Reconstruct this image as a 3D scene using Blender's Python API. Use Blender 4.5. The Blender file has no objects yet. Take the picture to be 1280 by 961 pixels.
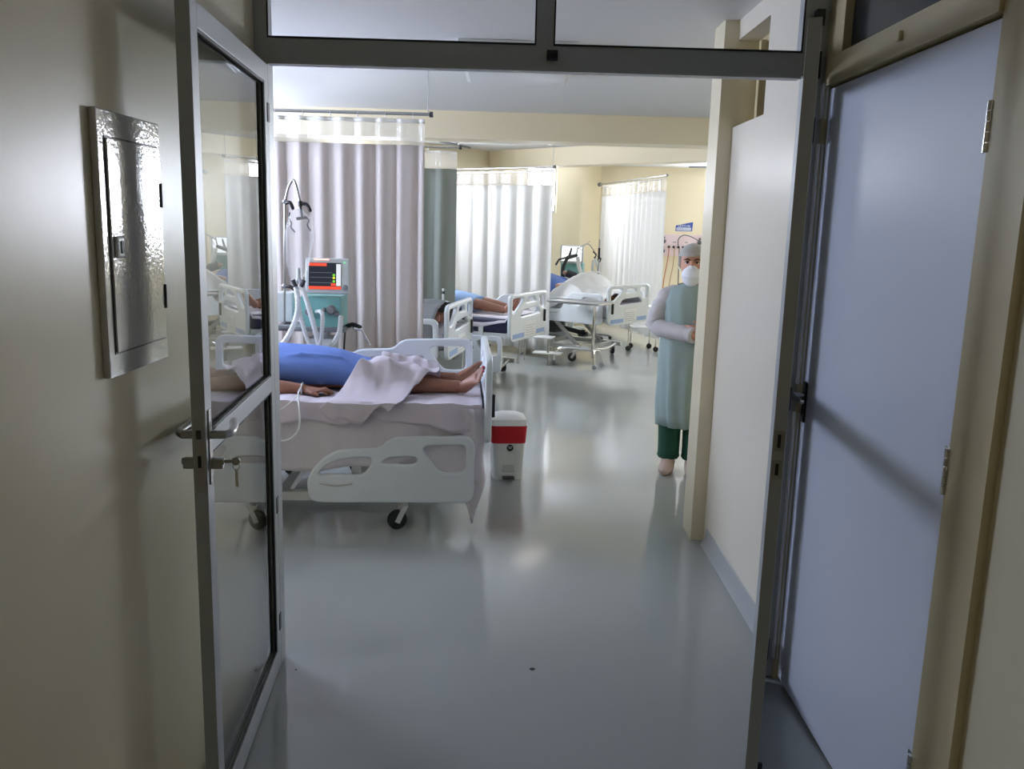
import bpy, bmesh, math, random
from mathutils import Vector, Matrix, noise
random.seed(7)
PI = math.pi
sc = bpy.context.scene
COL = sc.collection

# ------------------------------------------------------------------ materials
def lin(c):
    return tuple(((v/255.0)/12.92 if v/255.0 <= .04045 else ((v/255.0+.055)/1.055)**2.4) for v in c)
def mat(name, rgb, rough=.5, metal=0., bump=0., bscale=40., var=0., vscale=3., spec=.5, stretch=None, coat=0.):
    m = bpy.data.materials.new(name); m.use_nodes = True
    nt = m.node_tree; b = nt.nodes['Principled BSDF']
    c = lin(rgb)
    b.inputs['Base Color'].default_value = (*c, 1); b.inputs['Roughness'].default_value = rough
    b.inputs['Metallic'].default_value = metal; b.inputs['Specular IOR Level'].default_value = spec
    b.inputs['Coat Weight'].default_value = coat; b.inputs['Coat Roughness'].default_value = .08
    tc = nt.nodes.new('ShaderNodeTexCoord'); src = tc.outputs['Object']
    if stretch:
        mp = nt.nodes.new('ShaderNodeMapping'); mp.inputs['Scale'].default_value = stretch
        nt.links.new(src, mp.inputs['Vector']); src = mp.outputs['Vector']
    if var:
        n = nt.nodes.new('ShaderNodeTexNoise'); n.inputs['Scale'].default_value = vscale; n.inputs['Detail'].default_value = 4
        nt.links.new(src, n.inputs['Vector'])
        r = nt.nodes.new('ShaderNodeValToRGB')
        r.color_ramp.elements[0].position = .3; r.color_ramp.elements[1].position = .7
        r.color_ramp.elements[0].color = (*[v*(1-var) for v in c], 1); r.color_ramp.elements[1].color = (*[min(1, v*(1+var)) for v in c], 1)
        nt.links.new(n.outputs['Fac'], r.inputs['Fac']); nt.links.new(r.outputs['Color'], b.inputs['Base Color'])
    if bump:
        n2 = nt.nodes.new('ShaderNodeTexNoise'); n2.inputs['Scale'].default_value = bscale; n2.inputs['Detail'].default_value = 3
        nt.links.new(src, n2.inputs['Vector'])
        bp = nt.nodes.new('ShaderNodeBump'); bp.inputs['Strength'].default_value = bump; bp.inputs['Distance'].default_value = .01
        nt.links.new(n2.outputs['Fac'], bp.inputs['Height']); nt.links.new(bp.outputs['Normal'], b.inputs['Normal'])
    return m
def emit(name, rgb, s):
    m = bpy.data.materials.new(name); m.use_nodes = True; nt = m.node_tree
    nt.nodes.remove(nt.nodes['Principled BSDF'])
    e = nt.nodes.new('ShaderNodeEmission'); e.inputs['Color'].default_value = (*lin(rgb), 1); e.inputs['Strength'].default_value = s
    nt.links.new(e.outputs[0], nt.nodes['Material Output'].inputs['Surface']); return m
def glass(name, tint=(1, 1, 1), boost=1.8, rough=0.0):
    m = bpy.data.materials.new(name); m.use_nodes = True; nt = m.node_tree
    nt.nodes.remove(nt.nodes['Principled BSDF'])
    t = nt.nodes.new('ShaderNodeBsdfTransparent'); t.inputs['Color'].default_value = (*tint, 1)
    g = nt.nodes.new('ShaderNodeBsdfGlossy'); g.inputs['Roughness'].default_value = rough
    f = nt.nodes.new('ShaderNodeFresnel'); f.inputs['IOR'].default_value = 1.5
    geo = nt.nodes.new('ShaderNodeNewGeometry')
    inv = nt.nodes.new('ShaderNodeMath'); inv.operation = 'SUBTRACT'; inv.inputs[0].default_value = boost
    bm_ = nt.nodes.new('ShaderNodeMath'); bm_.operation = 'MULTIPLY'; bm_.inputs[1].default_value = boost
    mu = nt.nodes.new('ShaderNodeMath'); mu.operation = 'MULTIPLY'; mu.use_clamp = True
    mx = nt.nodes.new('ShaderNodeMixShader')
    L = nt.links.new
    L(geo.outputs['Backfacing'], bm_.inputs[0]); L(bm_.outputs[0], inv.inputs[1])
    L(f.outputs[0], mu.inputs[0]); L(inv.outputs[0], mu.inputs[1]); L(mu.outputs[0], mx.inputs[0])
    L(t.outputs[0], mx.inputs[1]); L(g.outputs[0], mx.inputs[2]); L(mx.outputs[0], nt.nodes['Material Output'].inputs['Surface'])
    return m
def cloth(name, rgb, trans=.35, clear=0., rough=.7, gloss=.0):
    """thin fabric or film: diffuse + translucent (+ see-through share)"""
    m = bpy.data.materials.new(name); m.use_nodes = True; nt = m.node_tree
    nt.nodes.remove(nt.nodes['Principled BSDF']); c = (*lin(rgb), 1); L = nt.links.new
    d = nt.nodes.new('ShaderNodeBsdfDiffuse'); d.inputs['Color'].default_value = c
    t = nt.nodes.new('ShaderNodeBsdfTranslucent'); t.inputs['Color'].default_value = c
    mx = nt.nodes.new('ShaderNodeMixShader'); mx.inputs[0].default_value = trans
    L(d.outputs[0], mx.inputs[1]); L(t.outputs[0], mx.inputs[2]); out = mx
    if gloss:
        g = nt.nodes.new('ShaderNodeBsdfGlossy'); g.inputs['Roughness'].default_value = rough
        m2 = nt.nodes.new('ShaderNodeMixShader'); m2.inputs[0].default_value = gloss
        L(out.outputs[0], m2.inputs[1]); L(g.outputs[0], m2.inputs[2]); out = m2
    if clear:
        tr = nt.nodes.new('ShaderNodeBsdfTransparent')
        m3 = nt.nodes.new('ShaderNodeMixShader'); m3.inputs[0].default_value = clear
        L(out.outputs[0], m3.inputs[1]); L(tr.outputs[0], m3.inputs[2]); out = m3
    L(out.outputs[0], nt.nodes['Material Output'].inputs['Surface']); return m

M = dict(
    wall=mat('cream_gloss_paint', (222, 212, 184), .32, bump=.06, bscale=18, var=.02),
    wall_sheen=mat('sheen_whitened_gloss_paint', (229, 222, 208), .28, bump=.06, bscale=14),  # whiter than the cream walls: daylight sheen put into the colour
    wallfar=mat('cream_paint', (224, 213, 183), .5, bump=.03, bscale=25),
    ceil=mat('white_ceiling_paint', (212, 212, 212), .6, bump=.02),
    floor=mat('grey_epoxy_floor', (158, 162, 160), .11, bump=.015, bscale=5, var=.04, vscale=1.2),
    skirt=mat('grey_vinyl_skirting', (172, 176, 178), .3),
    trim=mat('cream_enamel_wood', (206, 192, 152), .35, bump=.03),
    alu=mat('grey_aluminium', (176, 180, 182), .38, .25),
    alub=mat('bright_aluminium', (205, 206, 206), .3, .8),
    door=mat('daylight_tinted_laminate', (222, 227, 244), .3, bump=.01),  # white laminate with the blue of the daylight tinted into its colour
    panel=mat('hammered_grey_enamel', (206, 206, 206), .12, .35, bump=.085, bscale=100, spec=.8),
    black=mat('black_plastic', (22, 22, 24), .4),
    rubber=mat('dark_rubber', (30, 31, 33), .55),
    chrome=mat('chrome', (215, 215, 215), .12, 1.),
    steel=mat('brushed_steel', (170, 170, 168), .3, .9),
    bed=mat('white_moulded_plastic', (222, 229, 234), .35),
    bedg=mat('grey_white_powder_coat', (200, 202, 200), .4),
    navy=mat('navy_vinyl', (28, 32, 62), .45),
    matt=mat('grey_vinyl_mattress', (120, 126, 132), .5),
    sheet=mat('white_cotton_sheet', (208, 203, 210), .85, bump=.12, bscale=60),
    blanket=mat('lilac_grey_cotton', (206, 198, 208), .85, bump=.12, bscale=60),
    skin=mat('brown_skin', (150, 104, 84), .5, bump=.04, bscale=90, var=.06, vscale=14),
    skinl=mat('tan_skin', (190, 140, 116), .5, var=.05, vscale=14),
    hair=mat('dark_hair', (28, 22, 20), .6),
    blue=mat('blue_gown_cotton', (98, 128, 200), .8, bump=.15, bscale=30),
    lblue=mat('pale_blue_cotton', (136, 168, 214), .8, bump=.15, bscale=30),
    green=mat('dark_green_scrubs', (22, 74, 56), .8, bump=.1),
    mask=mat('white_respirator', (232, 234, 242), .7),
    nail=mat('pink_nail_polish', (206, 92, 130), .25),
    eye=mat('brown_eye', (48, 26, 20), .2), eyew=mat('eye_white', (225, 220, 215), .3),
    red=mat('red_plastic_bag', (196, 28, 42), .4),
    blab=mat('blue_label', (150, 176, 220), .5), sblue=mat('sign_blue', (40, 72, 150), .4), paper=mat('white_paper', (236, 238, 240), .6),
    ink=mat('grey_ink', (120, 122, 126), .6),
    teal=mat('teal_plastic', (128, 186, 180), .4), tealp=mat('pale_grey_plastic', (206, 212, 210), .4),
    hose=cloth('frosted_white_hose', (238, 240, 238), .4, .08, .3, .06),
    bag=cloth('translucent_plastic_sleeve', (240, 240, 240), .5, .80, .2, .10),
    wplas=mat('white_plastic', (230, 232, 232), .35),
    dark=mat('dark_grey_plastic', (62, 64, 66), .5), mid=mat('mid_grey_plastic', (128, 130, 132), .45),
    pink=mat('pale_pink_enamel', (224, 204, 206), .45),
    cord1=mat('orange_cord', (170, 92, 60), .5), cord2=mat('tan_cord', (170, 140, 100), .5),
    curt=cloth('white_vinyl_curtain', (216, 208, 203), .30), curt_shaded=cloth('shaded_grey_green_curtain', (160, 167, 159), .22), curtw=cloth('bright_white_curtain', (232, 232, 230), .5),  # grey-green one is darker: shade behind the first curtain put into its colour
    header=cloth('clear_vinyl_header', (235, 232, 225), .3, .70, .15, .12), tape=cloth('white_tape', (240, 238, 232), .3),
    gown=cloth('pale_green_nonwoven', (178, 197, 194), .3, .22, .6, .03), gownw=cloth('white_nonwoven_sleeve', (214, 214, 216), .35, .12, .6, .03),
    cap=cloth('translucent_cap', (200, 208, 206), .4, .25, .5, .05), shoe=cloth('beige_shoe_cover', (214, 196, 186), .3),
    glass=glass('door_glass', (.96, .97, .96), 1.9), clear=glass('transom_glass', (.98, .98, .98), 1.0),
    smoke=mat('dark_window_glass', (34, 38, 42), .12), dusk=mat('brown_dark_glass', (74, 66, 52), .25),
    day=emit('daylight_pane', (234, 240, 255), 34.), dayp=emit('far_daylight_pane', (234, 240, 255), 62.), dayl=emit('blue_daylight_pane', (214, 226, 255), 24.), dayb=emit('blue_daylight_pane', (220, 230, 255), 16.),
    lamp=emit('lit_lamp_diffuser', (252, 252, 250), 9.), lampoff=mat('lamp_diffuser_unlit', (206, 206, 208), .4),
    lampsoft=emit('soft_lamp_diffuser', (255, 248, 235), 2.5), dim=emit('fill_lamp_diffuser', (255, 250, 240), 3.4),
    scr=emit('screen_dark', (46, 50, 60), .9), sred=emit('screen_red', (236, 82, 62), 1.1), swht=emit('screen_white', (226, 232, 240), .9),
    sgrn=emit('screen_green', (120, 214, 70), 1.0), syel=emit('screen_yellow', (220, 224, 60), 1.0), sgry=emit('screen_grey', (110, 116, 126), .8), lred=emit('alarm_light', (255, 170, 160), 2.0), lgrn=emit('green_led', (90, 255, 150), 2.0),
    sbright=emit('screen_glare', (236, 242, 248), 1.6),
)

# ------------------------------------------------------------------ mesh helpers
def frame_of(t, up=Vector((0, 0, 1))):
    t = t.normalized()
    if abs(t.dot(up)) > .97: up = Vector((0, 1, 0)) if abs(t.y) < .9 else Vector((1, 0, 0))
    s = t.cross(up).normalized(); u = s.cross(t).normalized()
    return s, u
class MB:
    def __init__(s): s.bm = bmesh.new(); s.bev = False
    def box(s, c, d, rot=None, bev=0., seg=2):
        mtx = Matrix.Translation(c) @ (rot.to_4x4() if rot else Matrix.Identity(4)) @ Matrix.Diagonal((d[0], d[1], d[2], 1))
        r = bmesh.ops.create_cube(s.bm, size=1, matrix=mtx)
        if bev:
            s.bev = True
            es = list({e for v in r['verts'] for e in v.link_edges})
            bmesh.ops.bevel(s.bm, geom=es, offset=bev, segments=seg, affect='EDGES', profile=.5)
        return s
    def span(s, a, b, bev=0.):
        return s.box([(a[i]+b[i])/2 for i in range(3)], [abs(b[i]-a[i]) for i in range(3)], bev=bev)
    def loft(s, pts, rad, up=Vector((0, 0, 1)), seg=14, cap=True, closed=False):
        pts = [Vector(p) for p in pts]; n = len(pts); rings = []; prev = None
        for i, p in enumerate(pts):
            if closed: t = pts[(i+1) % n]-pts[i-1]
            else: t = pts[min(i+1, n-1)]-pts[max(i-1, 0)]
            if t.length < 1e-9: t = Vector((0, 0, 1))
            if prev is None: sd, u = frame_of(t, Vector(up))
            else:
                t = t.normalized(); sd = prev-t*prev.dot(t)
                if sd.length < 1e-6: sd, u = frame_of(t, Vector(up))
                sd.normalize(); u = sd.cross(t).normalized()
            prev = sd
            r = rad[i] if isinstance(rad, (list, tuple)) else rad
            a, b = r if isinstance(r, (list, tuple)) else (r, r)
            rings.append([s.bm.verts.new(p+sd*(a*math.cos(2*PI*k/seg))+u*(b*math.sin(2*PI*k/seg))) for k in range(seg)])
        m = n if closed else n-1
        for i in range(m):
            A, B = rings[i], rings[(i+1) % n]
            for k in range(seg): s.bm.faces.new((A[k], A[(k+1) % seg], B[(k+1) % seg], B[k]))
        if cap and not closed:
            s.bm.faces.new(list(reversed(rings[0]))); s.bm.faces.new(rings[-1])
        return s
    def tube(s, pts, r, seg=10, smooth=0, closed=False):
        if smooth: pts = spline(pts, smooth)
        return s.loft(pts, r, seg=seg, closed=closed)
    def cyl(s, a, b, r, r2=None, seg=18): return s.loft([a, b], [r, r if r2 is None else r2], seg=seg)
    def ball(s, c, r, seg=16):
        r = r if isinstance(r, (list, tuple)) else (r, r, r)
        bmesh.ops.create_uvsphere(s.bm, u_segments=seg, v_segments=max(8, seg*2//3), radius=1, matrix=Matrix.Translation(c) @ Matrix.Diagonal((*r, 1))); return s
    def chain(s, pts, rad, seg=12):
        s.loft(pts, rad, seg=seg)
        for p, r in ((pts[0], rad[0]), (pts[-1], rad[-1])):
            if not isinstance(r, (list, tuple)): s.ball(p, r*.99, 12)
        return s
    def lathe(s, prof, c=(0, 0, 0), seg=28, axis='z'):
        rings = []
        for (r, h) in prof:
            ring = []
            for k in range(seg):
                a = 2*PI*k/seg
                p = (r*math.cos(a), r*math.sin(a), h)
                if axis == 'y': p = (p[0], p[2], p[1])
                if axis == 'x': p = (p[2], p[0], p[1])
                ring.append(s.bm.verts.new(Vector(c)+Vector(p)))
            rings.append(ring)
        for A, B in zip(rings, rings[1:]):
            for k in range(seg): s.bm.faces.new((A[k], A[(k+1) % seg], B[(k+1) % seg], B[k]))
        s.bm.faces.new(rings[0]); s.bm.faces.new(rings[-1]); return s
    def grid(s, f, nu, nv):
        V = [[s.bm.verts.new(f(i/nu, j/nv)) for j in range(nv+1)] for i in range(nu+1)]
        for i in range(nu):
            for j in range(nv): s.bm.faces.new((V[i][j], V[i+1][j], V[i+1][j+1], V[i][j+1]))
        return s
    def prism(s, poly, d):
        d = Vector(d); A = [s.bm.verts.new(Vector(p)) for p in poly]; B = [s.bm.verts.new(Vector(p)+d) for p in poly]
        s.bm.faces.new(A); s.bm.faces.new(list(reversed(B))); n = len(A)
        for k in range(n): s.bm.faces.new((A[k], B[k], B[(k+1) % n], A[(k+1) % n]))
        return s
    def mesh(s, name, ang=35):
        bmesh.ops.recalc_face_normals(s.bm, faces=s.bm.faces)
        me = bpy.data.meshes.new(name); s.bm.to_mesh(me); s.bm.free()
        for p in me.polygons: p.use_smooth = True
        me.set_sharp_from_angle(angle=math.radians(ang)); return me
    def build(s, name, m, parent=None, solid=0., ang=35):
        me = s.mesh(name, ang); o = link(name, me, m, parent, solid)
        if s.bev: wn = o.modifiers.new('normals', 'WEIGHTED_NORMAL'); wn.keep_sharp = True; wn.weight = 100
        return o
def link(name, me, m, parent=None, solid=0.):
    o = bpy.data.objects.new(name, me); COL.objects.link(o)
    if m is not None: me.materials.append(M[m] if isinstance(m, str) else m)
    if parent: o.parent = parent
    if solid:
        md = o.modifiers.new('thickness', 'SOLIDIFY'); md.thickness = solid; md.offset = 0
    return o
def spline(pts, n):
    P = [Vector(p) for p in pts]; P = [P[0]*2-P[1]]+P+[P[-1]*2-P[-2]]; out = []
    for i in range(1, len(P)-2):
        a, b, c, d = P[i-1:i+3]
        for k in range(n):
            t = k/n
            out.append(.5*((2*b)+(c-a)*t+(2*a-5*b+4*c-d)*t*t+(3*b-a-3*c+d)*t**3))
    out.append(P[-2]); return out
def rounded(poly, it=2, w=.22):
    for _ in range(it):
        q = []
        for i in range(len(poly)):
            a, b = poly[i], poly[(i+1) % len(poly)]
            l = math.hypot(b[0]-a[0], b[1]-a[1]); f = min(w, .02/max(l, 1e-6)) if l > .04 else w
            q += [(a[0]+(b[0]-a[0])*f, a[1]+(b[1]-a[1])*f), (b[0]-(b[0]-a[0])*f, b[1]-(b[1]-a[1])*f)]
        poly = q
    return poly
def plate_mesh(name, outer, holes, thick, bev=.008):
    """flat board with rounded edges and cut-outs, in the local XY plane, centred in thickness"""
    cu = bpy.data.curves.new(name, 'CURVE'); cu.dimensions = '2D'; cu.fill_mode = 'BOTH'
    cu.extrude = max(thick/2-bev, .001); cu.bevel_depth = bev; cu.bevel_resolution = 2; cu.offset = -bev
    for poly in [outer]+holes:
        sp = cu.splines.new('POLY'); sp.points.add(len(poly)-1); sp.use_cyclic_u = True
        for i, p in enumerate(poly): sp.points[i].co = (p[0], p[1], 0, 1)
    o = bpy.data.objects.new(name, cu); COL.objects.link(o)
    dg = bpy.context.evaluated_depsgraph_get(); me = bpy.data.meshes.new_from_object(o.evaluated_get(dg))
    bpy.data.objects.remove(o); bpy.data.curves.remove(cu)
    me.name = name
    for p in me.polygons: p.use_smooth = True
    me.set_sharp_from_angle(angle=math.radians(40)); return me
def xform(me, mtx): me.transform(mtx); me.update(); return me
XZ = Matrix(((1, 0, 0, 0), (0, 0, -1, 0), (0, 1, 0, 0), (0, 0, 0, 1)))      # board (x,y) -> (x, 0, z)
YZ = Matrix(((0, 0, 1, 0), (1, 0, 0, 0), (0, 1, 0, 0), (0, 0, 0, 1)))       # board (x,y) -> (0, y, z)
def organic(mb, name, m, parent=None, voxel=.006, smooth=4):
    me = mb.mesh(name); o = bpy.data.objects.new(name, me); COL.objects.link(o)
    r = o.modifiers.new('r', 'REMESH'); r.mode = 'VOXEL'; r.voxel_size = voxel; r.use_smooth_shade = True
    if smooth: sm = o.modifiers.new('s', 'SMOOTH'); sm.iterations = smooth; sm.factor = .5
    dg = bpy.context.evaluated_depsgraph_get(); nm = bpy.data.meshes.new_from_object(o.evaluated_get(dg))
    bpy.data.objects.remove(o); bpy.data.meshes.remove(me); nm.name = name
    for p in nm.polygons: p.use_smooth = True
    nm.materials.clear(); return link(name, nm, m, parent)
def tag(o, label, cat=None, group=None, kind=None):
    o['label'] = label
    if cat: o['category'] = cat
    if group: o['group'] = group
    if kind: o['kind'] = kind
    return o
def thing(name, label, cat, loc=(0, 0, 0), rz=0., group=None):
    o = bpy.data.objects.new(name, None); COL.objects.link(o); o.location = loc; o.rotation_euler = (0, 0, rz); o.empty_display_size = .1
    return tag(o, label, cat, group)
def struct(o, label, cat): return tag(o, label, cat, kind='structure')
def nz(x, y, z=0., s=1.): return noise.noise(Vector((x*s, y*s, z*s)))

# ------------------------------------------------------------------ the camera
cam = bpy.data.cameras.new('camera'); co = bpy.data.objects.new('camera', cam); COL.objects.link(co)
Rr = Vector((.99963067, -.00260596, .02705068)); Uu = Vector((-.02611378, .18345218, .98268172)); Ff = Vector((.00752334, .98302518, -.18331638))
co.matrix_world = Matrix(((Rr.x, Uu.x, -Ff.x, 0), (Rr.y, Uu.y, -Ff.y, 0), (Rr.z, Uu.z, -Ff.z, 1.62), (0, 0, 0, 1)))
cam.sensor_width = 36; cam.lens = 1085/1280*36; cam.clip_start = .05; cam.clip_end = 60
sc.camera = co

# ------------------------------------------------------------------ the setting
HC = 2.59
struct(MB().span((-3.2, -3.2, -.1), (6.2, 16, 0)).build('floor', 'floor'), 'shiny grey epoxy floor running from corridor into ward', 'floor')
struct(MB().span((-3.2, -3.2, HC), (6.2, 16, HC+.1)).build('ceiling', 'ceil'), 'plain white painted ceiling over corridor and ward', 'ceiling')
struct(MB().span((-.96, -3.1, 0), (-.84, 2.96, HC)).build('wall_left', 'wall'), 'glossy cream corridor wall carrying the grey electrical panel', 'wall')
# near right wall with the white door let into it
w = MB(); w.span((1.04, -3.1, 0), (1.16, 1.76, HC)); struct(w.build('wall_right', 'wall'), 'dim cream corridor wall at the right edge of the photo', 'wall')
struct(MB().span((-.96, -3.2, 0), (1.16, -3.1, HC)).build('wall_back', 'wall'), 'cream corridor end wall behind the viewer', 'wall')
# corridor wall beyond the glass doors, with the high recessed window
w = MB()
w.span((1.065, 2.97, 0), (1.25, 4.35, 2.10)); w.span((1.065, 2.97, 2.10), (1.25, 3.83, HC)); w.span((1.065, 3.83, 2.5), (1.25, 4.35, HC))
struct(w.build('wall_corridor', 'wall_sheen'), 'glossy corridor wall, daylight sheen coloured in, right of the doorway with dark high window', 'wall')
w = MB(); w.span((1.165, 3.83, 2.10), (1.25, 4.35, 2.13)); w.span((1.165, 3.83, 2.47), (1.25, 4.35, 2.5))
w.span((1.165, 4.26, 2.13), (1.25, 4.35, 2.47)); w.span((1.14, 4.22, 2.12), (1.2, 4.26, 2.48)); w.span((1.165, 3.83, 2.13), (1.25, 3.86, 2.47))
wn = w.build('window_1', 'trim'); struct(wn, 'small dark high window recessed in the whitened corridor wall', 'window')
MB().span((1.18, 3.86, 2.13), (1.195, 4.25, 2.47)).build('pane', 'dusk', wn)
struct(MB().span((.997, 4.35, 0), (1.25, 4.56, HC)).build('pillar', 'wall'), 'cream pillar projecting from the corridor wall where the ward opens', 'pillar')
struct(MB().span((1.25, 4.44, 0), (5.9, 4.56, HC)).build('wall_front', 'wallfar'), 'cream ward wall hidden behind the pillar', 'wall')
struct(MB().span((5.8, 4.56, 0), (5.9, 14.9, HC)).build('wall_east', 'wallfar'), 'cream ward wall far out on the right', 'wall')
# skirting: a coved grey upturn
sk = MB()
sk.prism([(1.068, 2.99, 0), (1.035, 2.99, 0), (1.043, 2.99, .012), (1.058, 2.99, .04), (1.061, 2.99, .085), (1.068, 2.99, .09)], (0, 1.30, 0))
struct(sk.build('baseboard_right', 'skirt'), 'grey coved vinyl skirting along the whitened corridor wall', 'skirting')

def wall_with_window(name, P0, d, length, z0, wins, m, thick=.12, label='', side=1):
    """wall starting at P0 along unit vector d; wins = [(t0,t1,za,zb)]; thickness goes away from the room"""
    n = Vector((-d.y, d.x, 0))*side; b = MB()
    rot = Matrix.Rotation(math.atan2(d.y, d.x), 3, 'Z')
    def blk(t0, t1, za, zb):
        c = P0+d*((t0+t1)/2)+n*(thick/2); b.box((c.x, c.y, (za+zb)/2), (t1-t0, thick, zb-za), rot)
    t = 0.
    for (t0, t1, za, zb) in sorted(wins):
        blk(t, t0, 0, HC); blk(t0, t1, 0, za); blk(t0, t1, zb, HC); t = t1
    blk(t, length, 0, HC)
    o = b.build(name, m); struct(o, label, 'wall'); return n, rot
wi = [2]
def window_at(P0, d, n, rot, t0, t1, za, zb, pane, label):
    k = wi[0]; wi[0] += 1
    b = MB()
    def bar(ta, tb, z1, z2, dep=.06, off=.05):
        c = P0+d*((ta+tb)/2)+n*off; b.box((c.x, c.y, (z1+z2)/2), (tb-ta, dep, z2-z1), rot)
    f = .035
    bar(t0, t0+f, za, zb); bar(t1-f, t1, za, zb); bar(t0, t1, za, za+f); bar(t0, t1, zb-f, zb)
    mid = (t0+t1)/2; bar(mid-.015, mid+.015, za, zb)
    o = b.build('window_%d' % k, 'alub'); struct(o, label, 'window')
    p = MB(); c = P0+d*((t0+t1)/2)+n*.06; p.box((c.x, c.y, (za+zb)/2), (t1-t0-.02, .008, zb-za-.02), rot)
    p.build('pane', pane, o); return o
# left ward wall (x = -2.8), seen mirrored in the glass door
P0 = Vector((-2.8, 2.97, 0)); d = Vector((0, 1, 0))
wl = [(1.58, 2.82, 1.5, 2.45), (3.5, 5.0, 1.55, 2.45)]
n, rot = wall_with_window('wall_ward', P0, d, 6.6, 0, wl, 'wallfar', label='cream ward wall behind the heads of the beds', side=1)
window_at(P0, d, n, rot, *wl[0], 'dayl', 'bright daylight window above the head of the nearest bed')
window_at(P0, d, n, rot, *wl[1], 'dayb', 'bright daylight window behind the first long curtain')
struct(MB().span((-2.92, 2.97, 0), (-.84, 3.05, HC)).build('wall_entrance', 'wallfar'), 'cream ward wall left of the glass doorway', 'wall')
# angled far wall A: from the far corner back to the left
C0 = Vector((1.5, 14.8, 0)); dA = Vector((-.616, -.788, 0)).normalized()
wa = [(1.27, 2.02, 1.79, 2.45), (4.7, 6.0, 1.6, 2.45)]
n, rot = wall_with_window('wall_angled', C0, dA, 7.1, 0, wa, 'wallfar', label='warm cream wall behind the farthest bed', side=-1)
window_at(C0, dA, n, rot, *wa[0], 'day', 'glaring bright window above the right end of the white curtain')
window_at(C0, dA, n, rot, *wa[1], 'day', 'bright window hidden behind the white curtain')
P0 = Vector((1.5, 14.8, 0)); d = Vector((1, 0, 0))
wb = [(1.82, 2.38, 1.83, 2.45), (2.55, 4.05, 1.35, 2.45)]
n, rot = wall_with_window('wall_far', P0, d, 4.4, 0, wb, 'wallfar', label='warm cream end wall with blue sign and gas outlet panel', side=1)
window_at(P0, d, n, rot, *wb[0], 'day', 'bright window strip beside the pillar above the nurse')
window_at(P0, d, n, rot, *wb[1], 'dayp', 'tall bright window mirrored in the electrical panel on left wall')
# beams
struct(MB().span((-2.8, 8.1, 2.35), (5.8, 8.45, HC)).build('beam', 'wallfar'), 'cream ceiling beam crossing the ward above the first curtain rail', 'beam')
b = MB(); rot45 = Matrix.Rotation(math.radians(-45), 3, 'Z'); b.box((.9, 11.48, 2.475), (8.6, .3, .23), rot45)
struct(b.build('beam', 'wallfar'), 'second cream ceiling beam running slantwise behind the first one', 'beam')

# ------------------------------------------------------------------ aluminium transom frame in the doorway
YF0, YF1 = 2.955, 3.015
f = MB()
f.span((-.84, YF0, 0), (-.797, YF1, HC)); f.span((.950, YF0, 0), (.99, YF1, 2.15)); f.span((.932, YF0, 2.112), (.99, YF1, HC))
f.span((-.797, YF0, 2.112), (.932, YF1, 2.186)); f.span((-.797, YF0-.008, 2.104), (.932, YF1-.02, 2.122))
f.span((-.797, YF0, 2.54), (.932, YF1, HC)); f.span((.07, YF0, 2.186), (.126, YF1, 2.54))
fr = f.build('trim_1', 'alu'); struct(fr, 'grey aluminium door frame with glazed transom across the corridor', 'door frame')
for a, bb in ((-.797, .07), (.126, .932)):
    g = MB(); g.span((a, 2.99, 2.186), (bb, 2.995, 2.54)); g.build('pane', 'clear', fr)
    gk = MB()
    gk.span((a, 2.952, 2.184), (bb, 2.957, 2.19)); gk.span((a, 2.952, 2.186), (a+.005, 2.957, 2.54)); gk.span((bb-.005, 2.952, 2.186), (bb, 2.957, 2.54))
    gk.build('gasket', 'black', fr)
k = MB(); k.box((.122, 2.94, 2.152), (.034, .03, .03), bev=.006); k.cyl((.105, 2.935, 2.152), (.14, 2.935, 2.152), .016); k.build('latch', 'black', fr)
for z in (2.145, 2.29):
    k = MB(); k.box((.975, 2.943, z), (.028, .03, .085 if z < 2.2 else .05), bev=.003); k.build('hinge', 'black', fr)
k = MB(); k.span((.99, YF0, 0), (1.066, YF1, HC)); k.build('filler_strip', 'alu', fr)
for xx in (1.0035, 1.0165):  # white strips stand in for light leaking through the hinge gap
    for z0, z1 in ((.08, 1.00), (1.10, 1.90), (1.98, 2.09)):
        k = MB(); k.span((xx, 2.934, z0), (xx+.006, 2.957, z1)); k.build('gap_light_strip', 'wplas', fr)

def glass_leaf(name, hinge, near, thick, label, rail_z, glass_side, idx):
    """aluminium leaf from hinge point to free end (plan), local x along the leaf from the hinge"""
    h = Vector((*hinge, 0)); e = Vector((*near, 0)); L = (e-h).length; a = math.atan2((e-h).y, (e-h).x)
    t = bpy.data.objects.new('door_%d' % idx, None); COL.objects.link(t); t.location = h; t.rotation_euler = (0, 0, a)
    struct(t, label, 'door')
    S = .058; T = thick/2; top = 2.100; bot = .008
    for (x0, x1) in ((0, S), (L-S, L)):
        MB().span((x0, -T, bot), (x1, T, top), bev=.002).build('stile', 'alu', t)
    for (z0, z1) in ((bot, bot+.075), (rail_z, rail_z+.052), (top-.058, top)):
        MB().span((S, -T, z0), (L-S, T, z1), bev=.002).build('rail', 'alu', t)
    for (z0, z1) in ((bot+.075, rail_z), (rail_z+.052, top-.058)):
        MB().span((S, -.003, z0), (L-S, .003, z1)).build('glass_pane', 'glass', t)
        g = MB()
        for s_ in (-1, 1):
            y0, y1 = sorted((s_*T*.35, s_*(T-.003)))
            g.span((S, y0, z0), (S+.007, y1, z1)); g.span((L-S-.007, y0, z0), (L-S, y1, z1)); g.span((S, y0, z1-.007), (L-S, y1, z1)); g.span((S, y0, z0), (L-S, y1, z0+.007))
        g.build('gasket', 'rubber', t)
    return t, L, T
d1, L1, T1 = glass_leaf('l', (-.812, 2.945), (-.744, 2.06), .034, 'open grey aluminium and glass door leaf with lever handle on left', 1.035, 1, 1)
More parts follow.
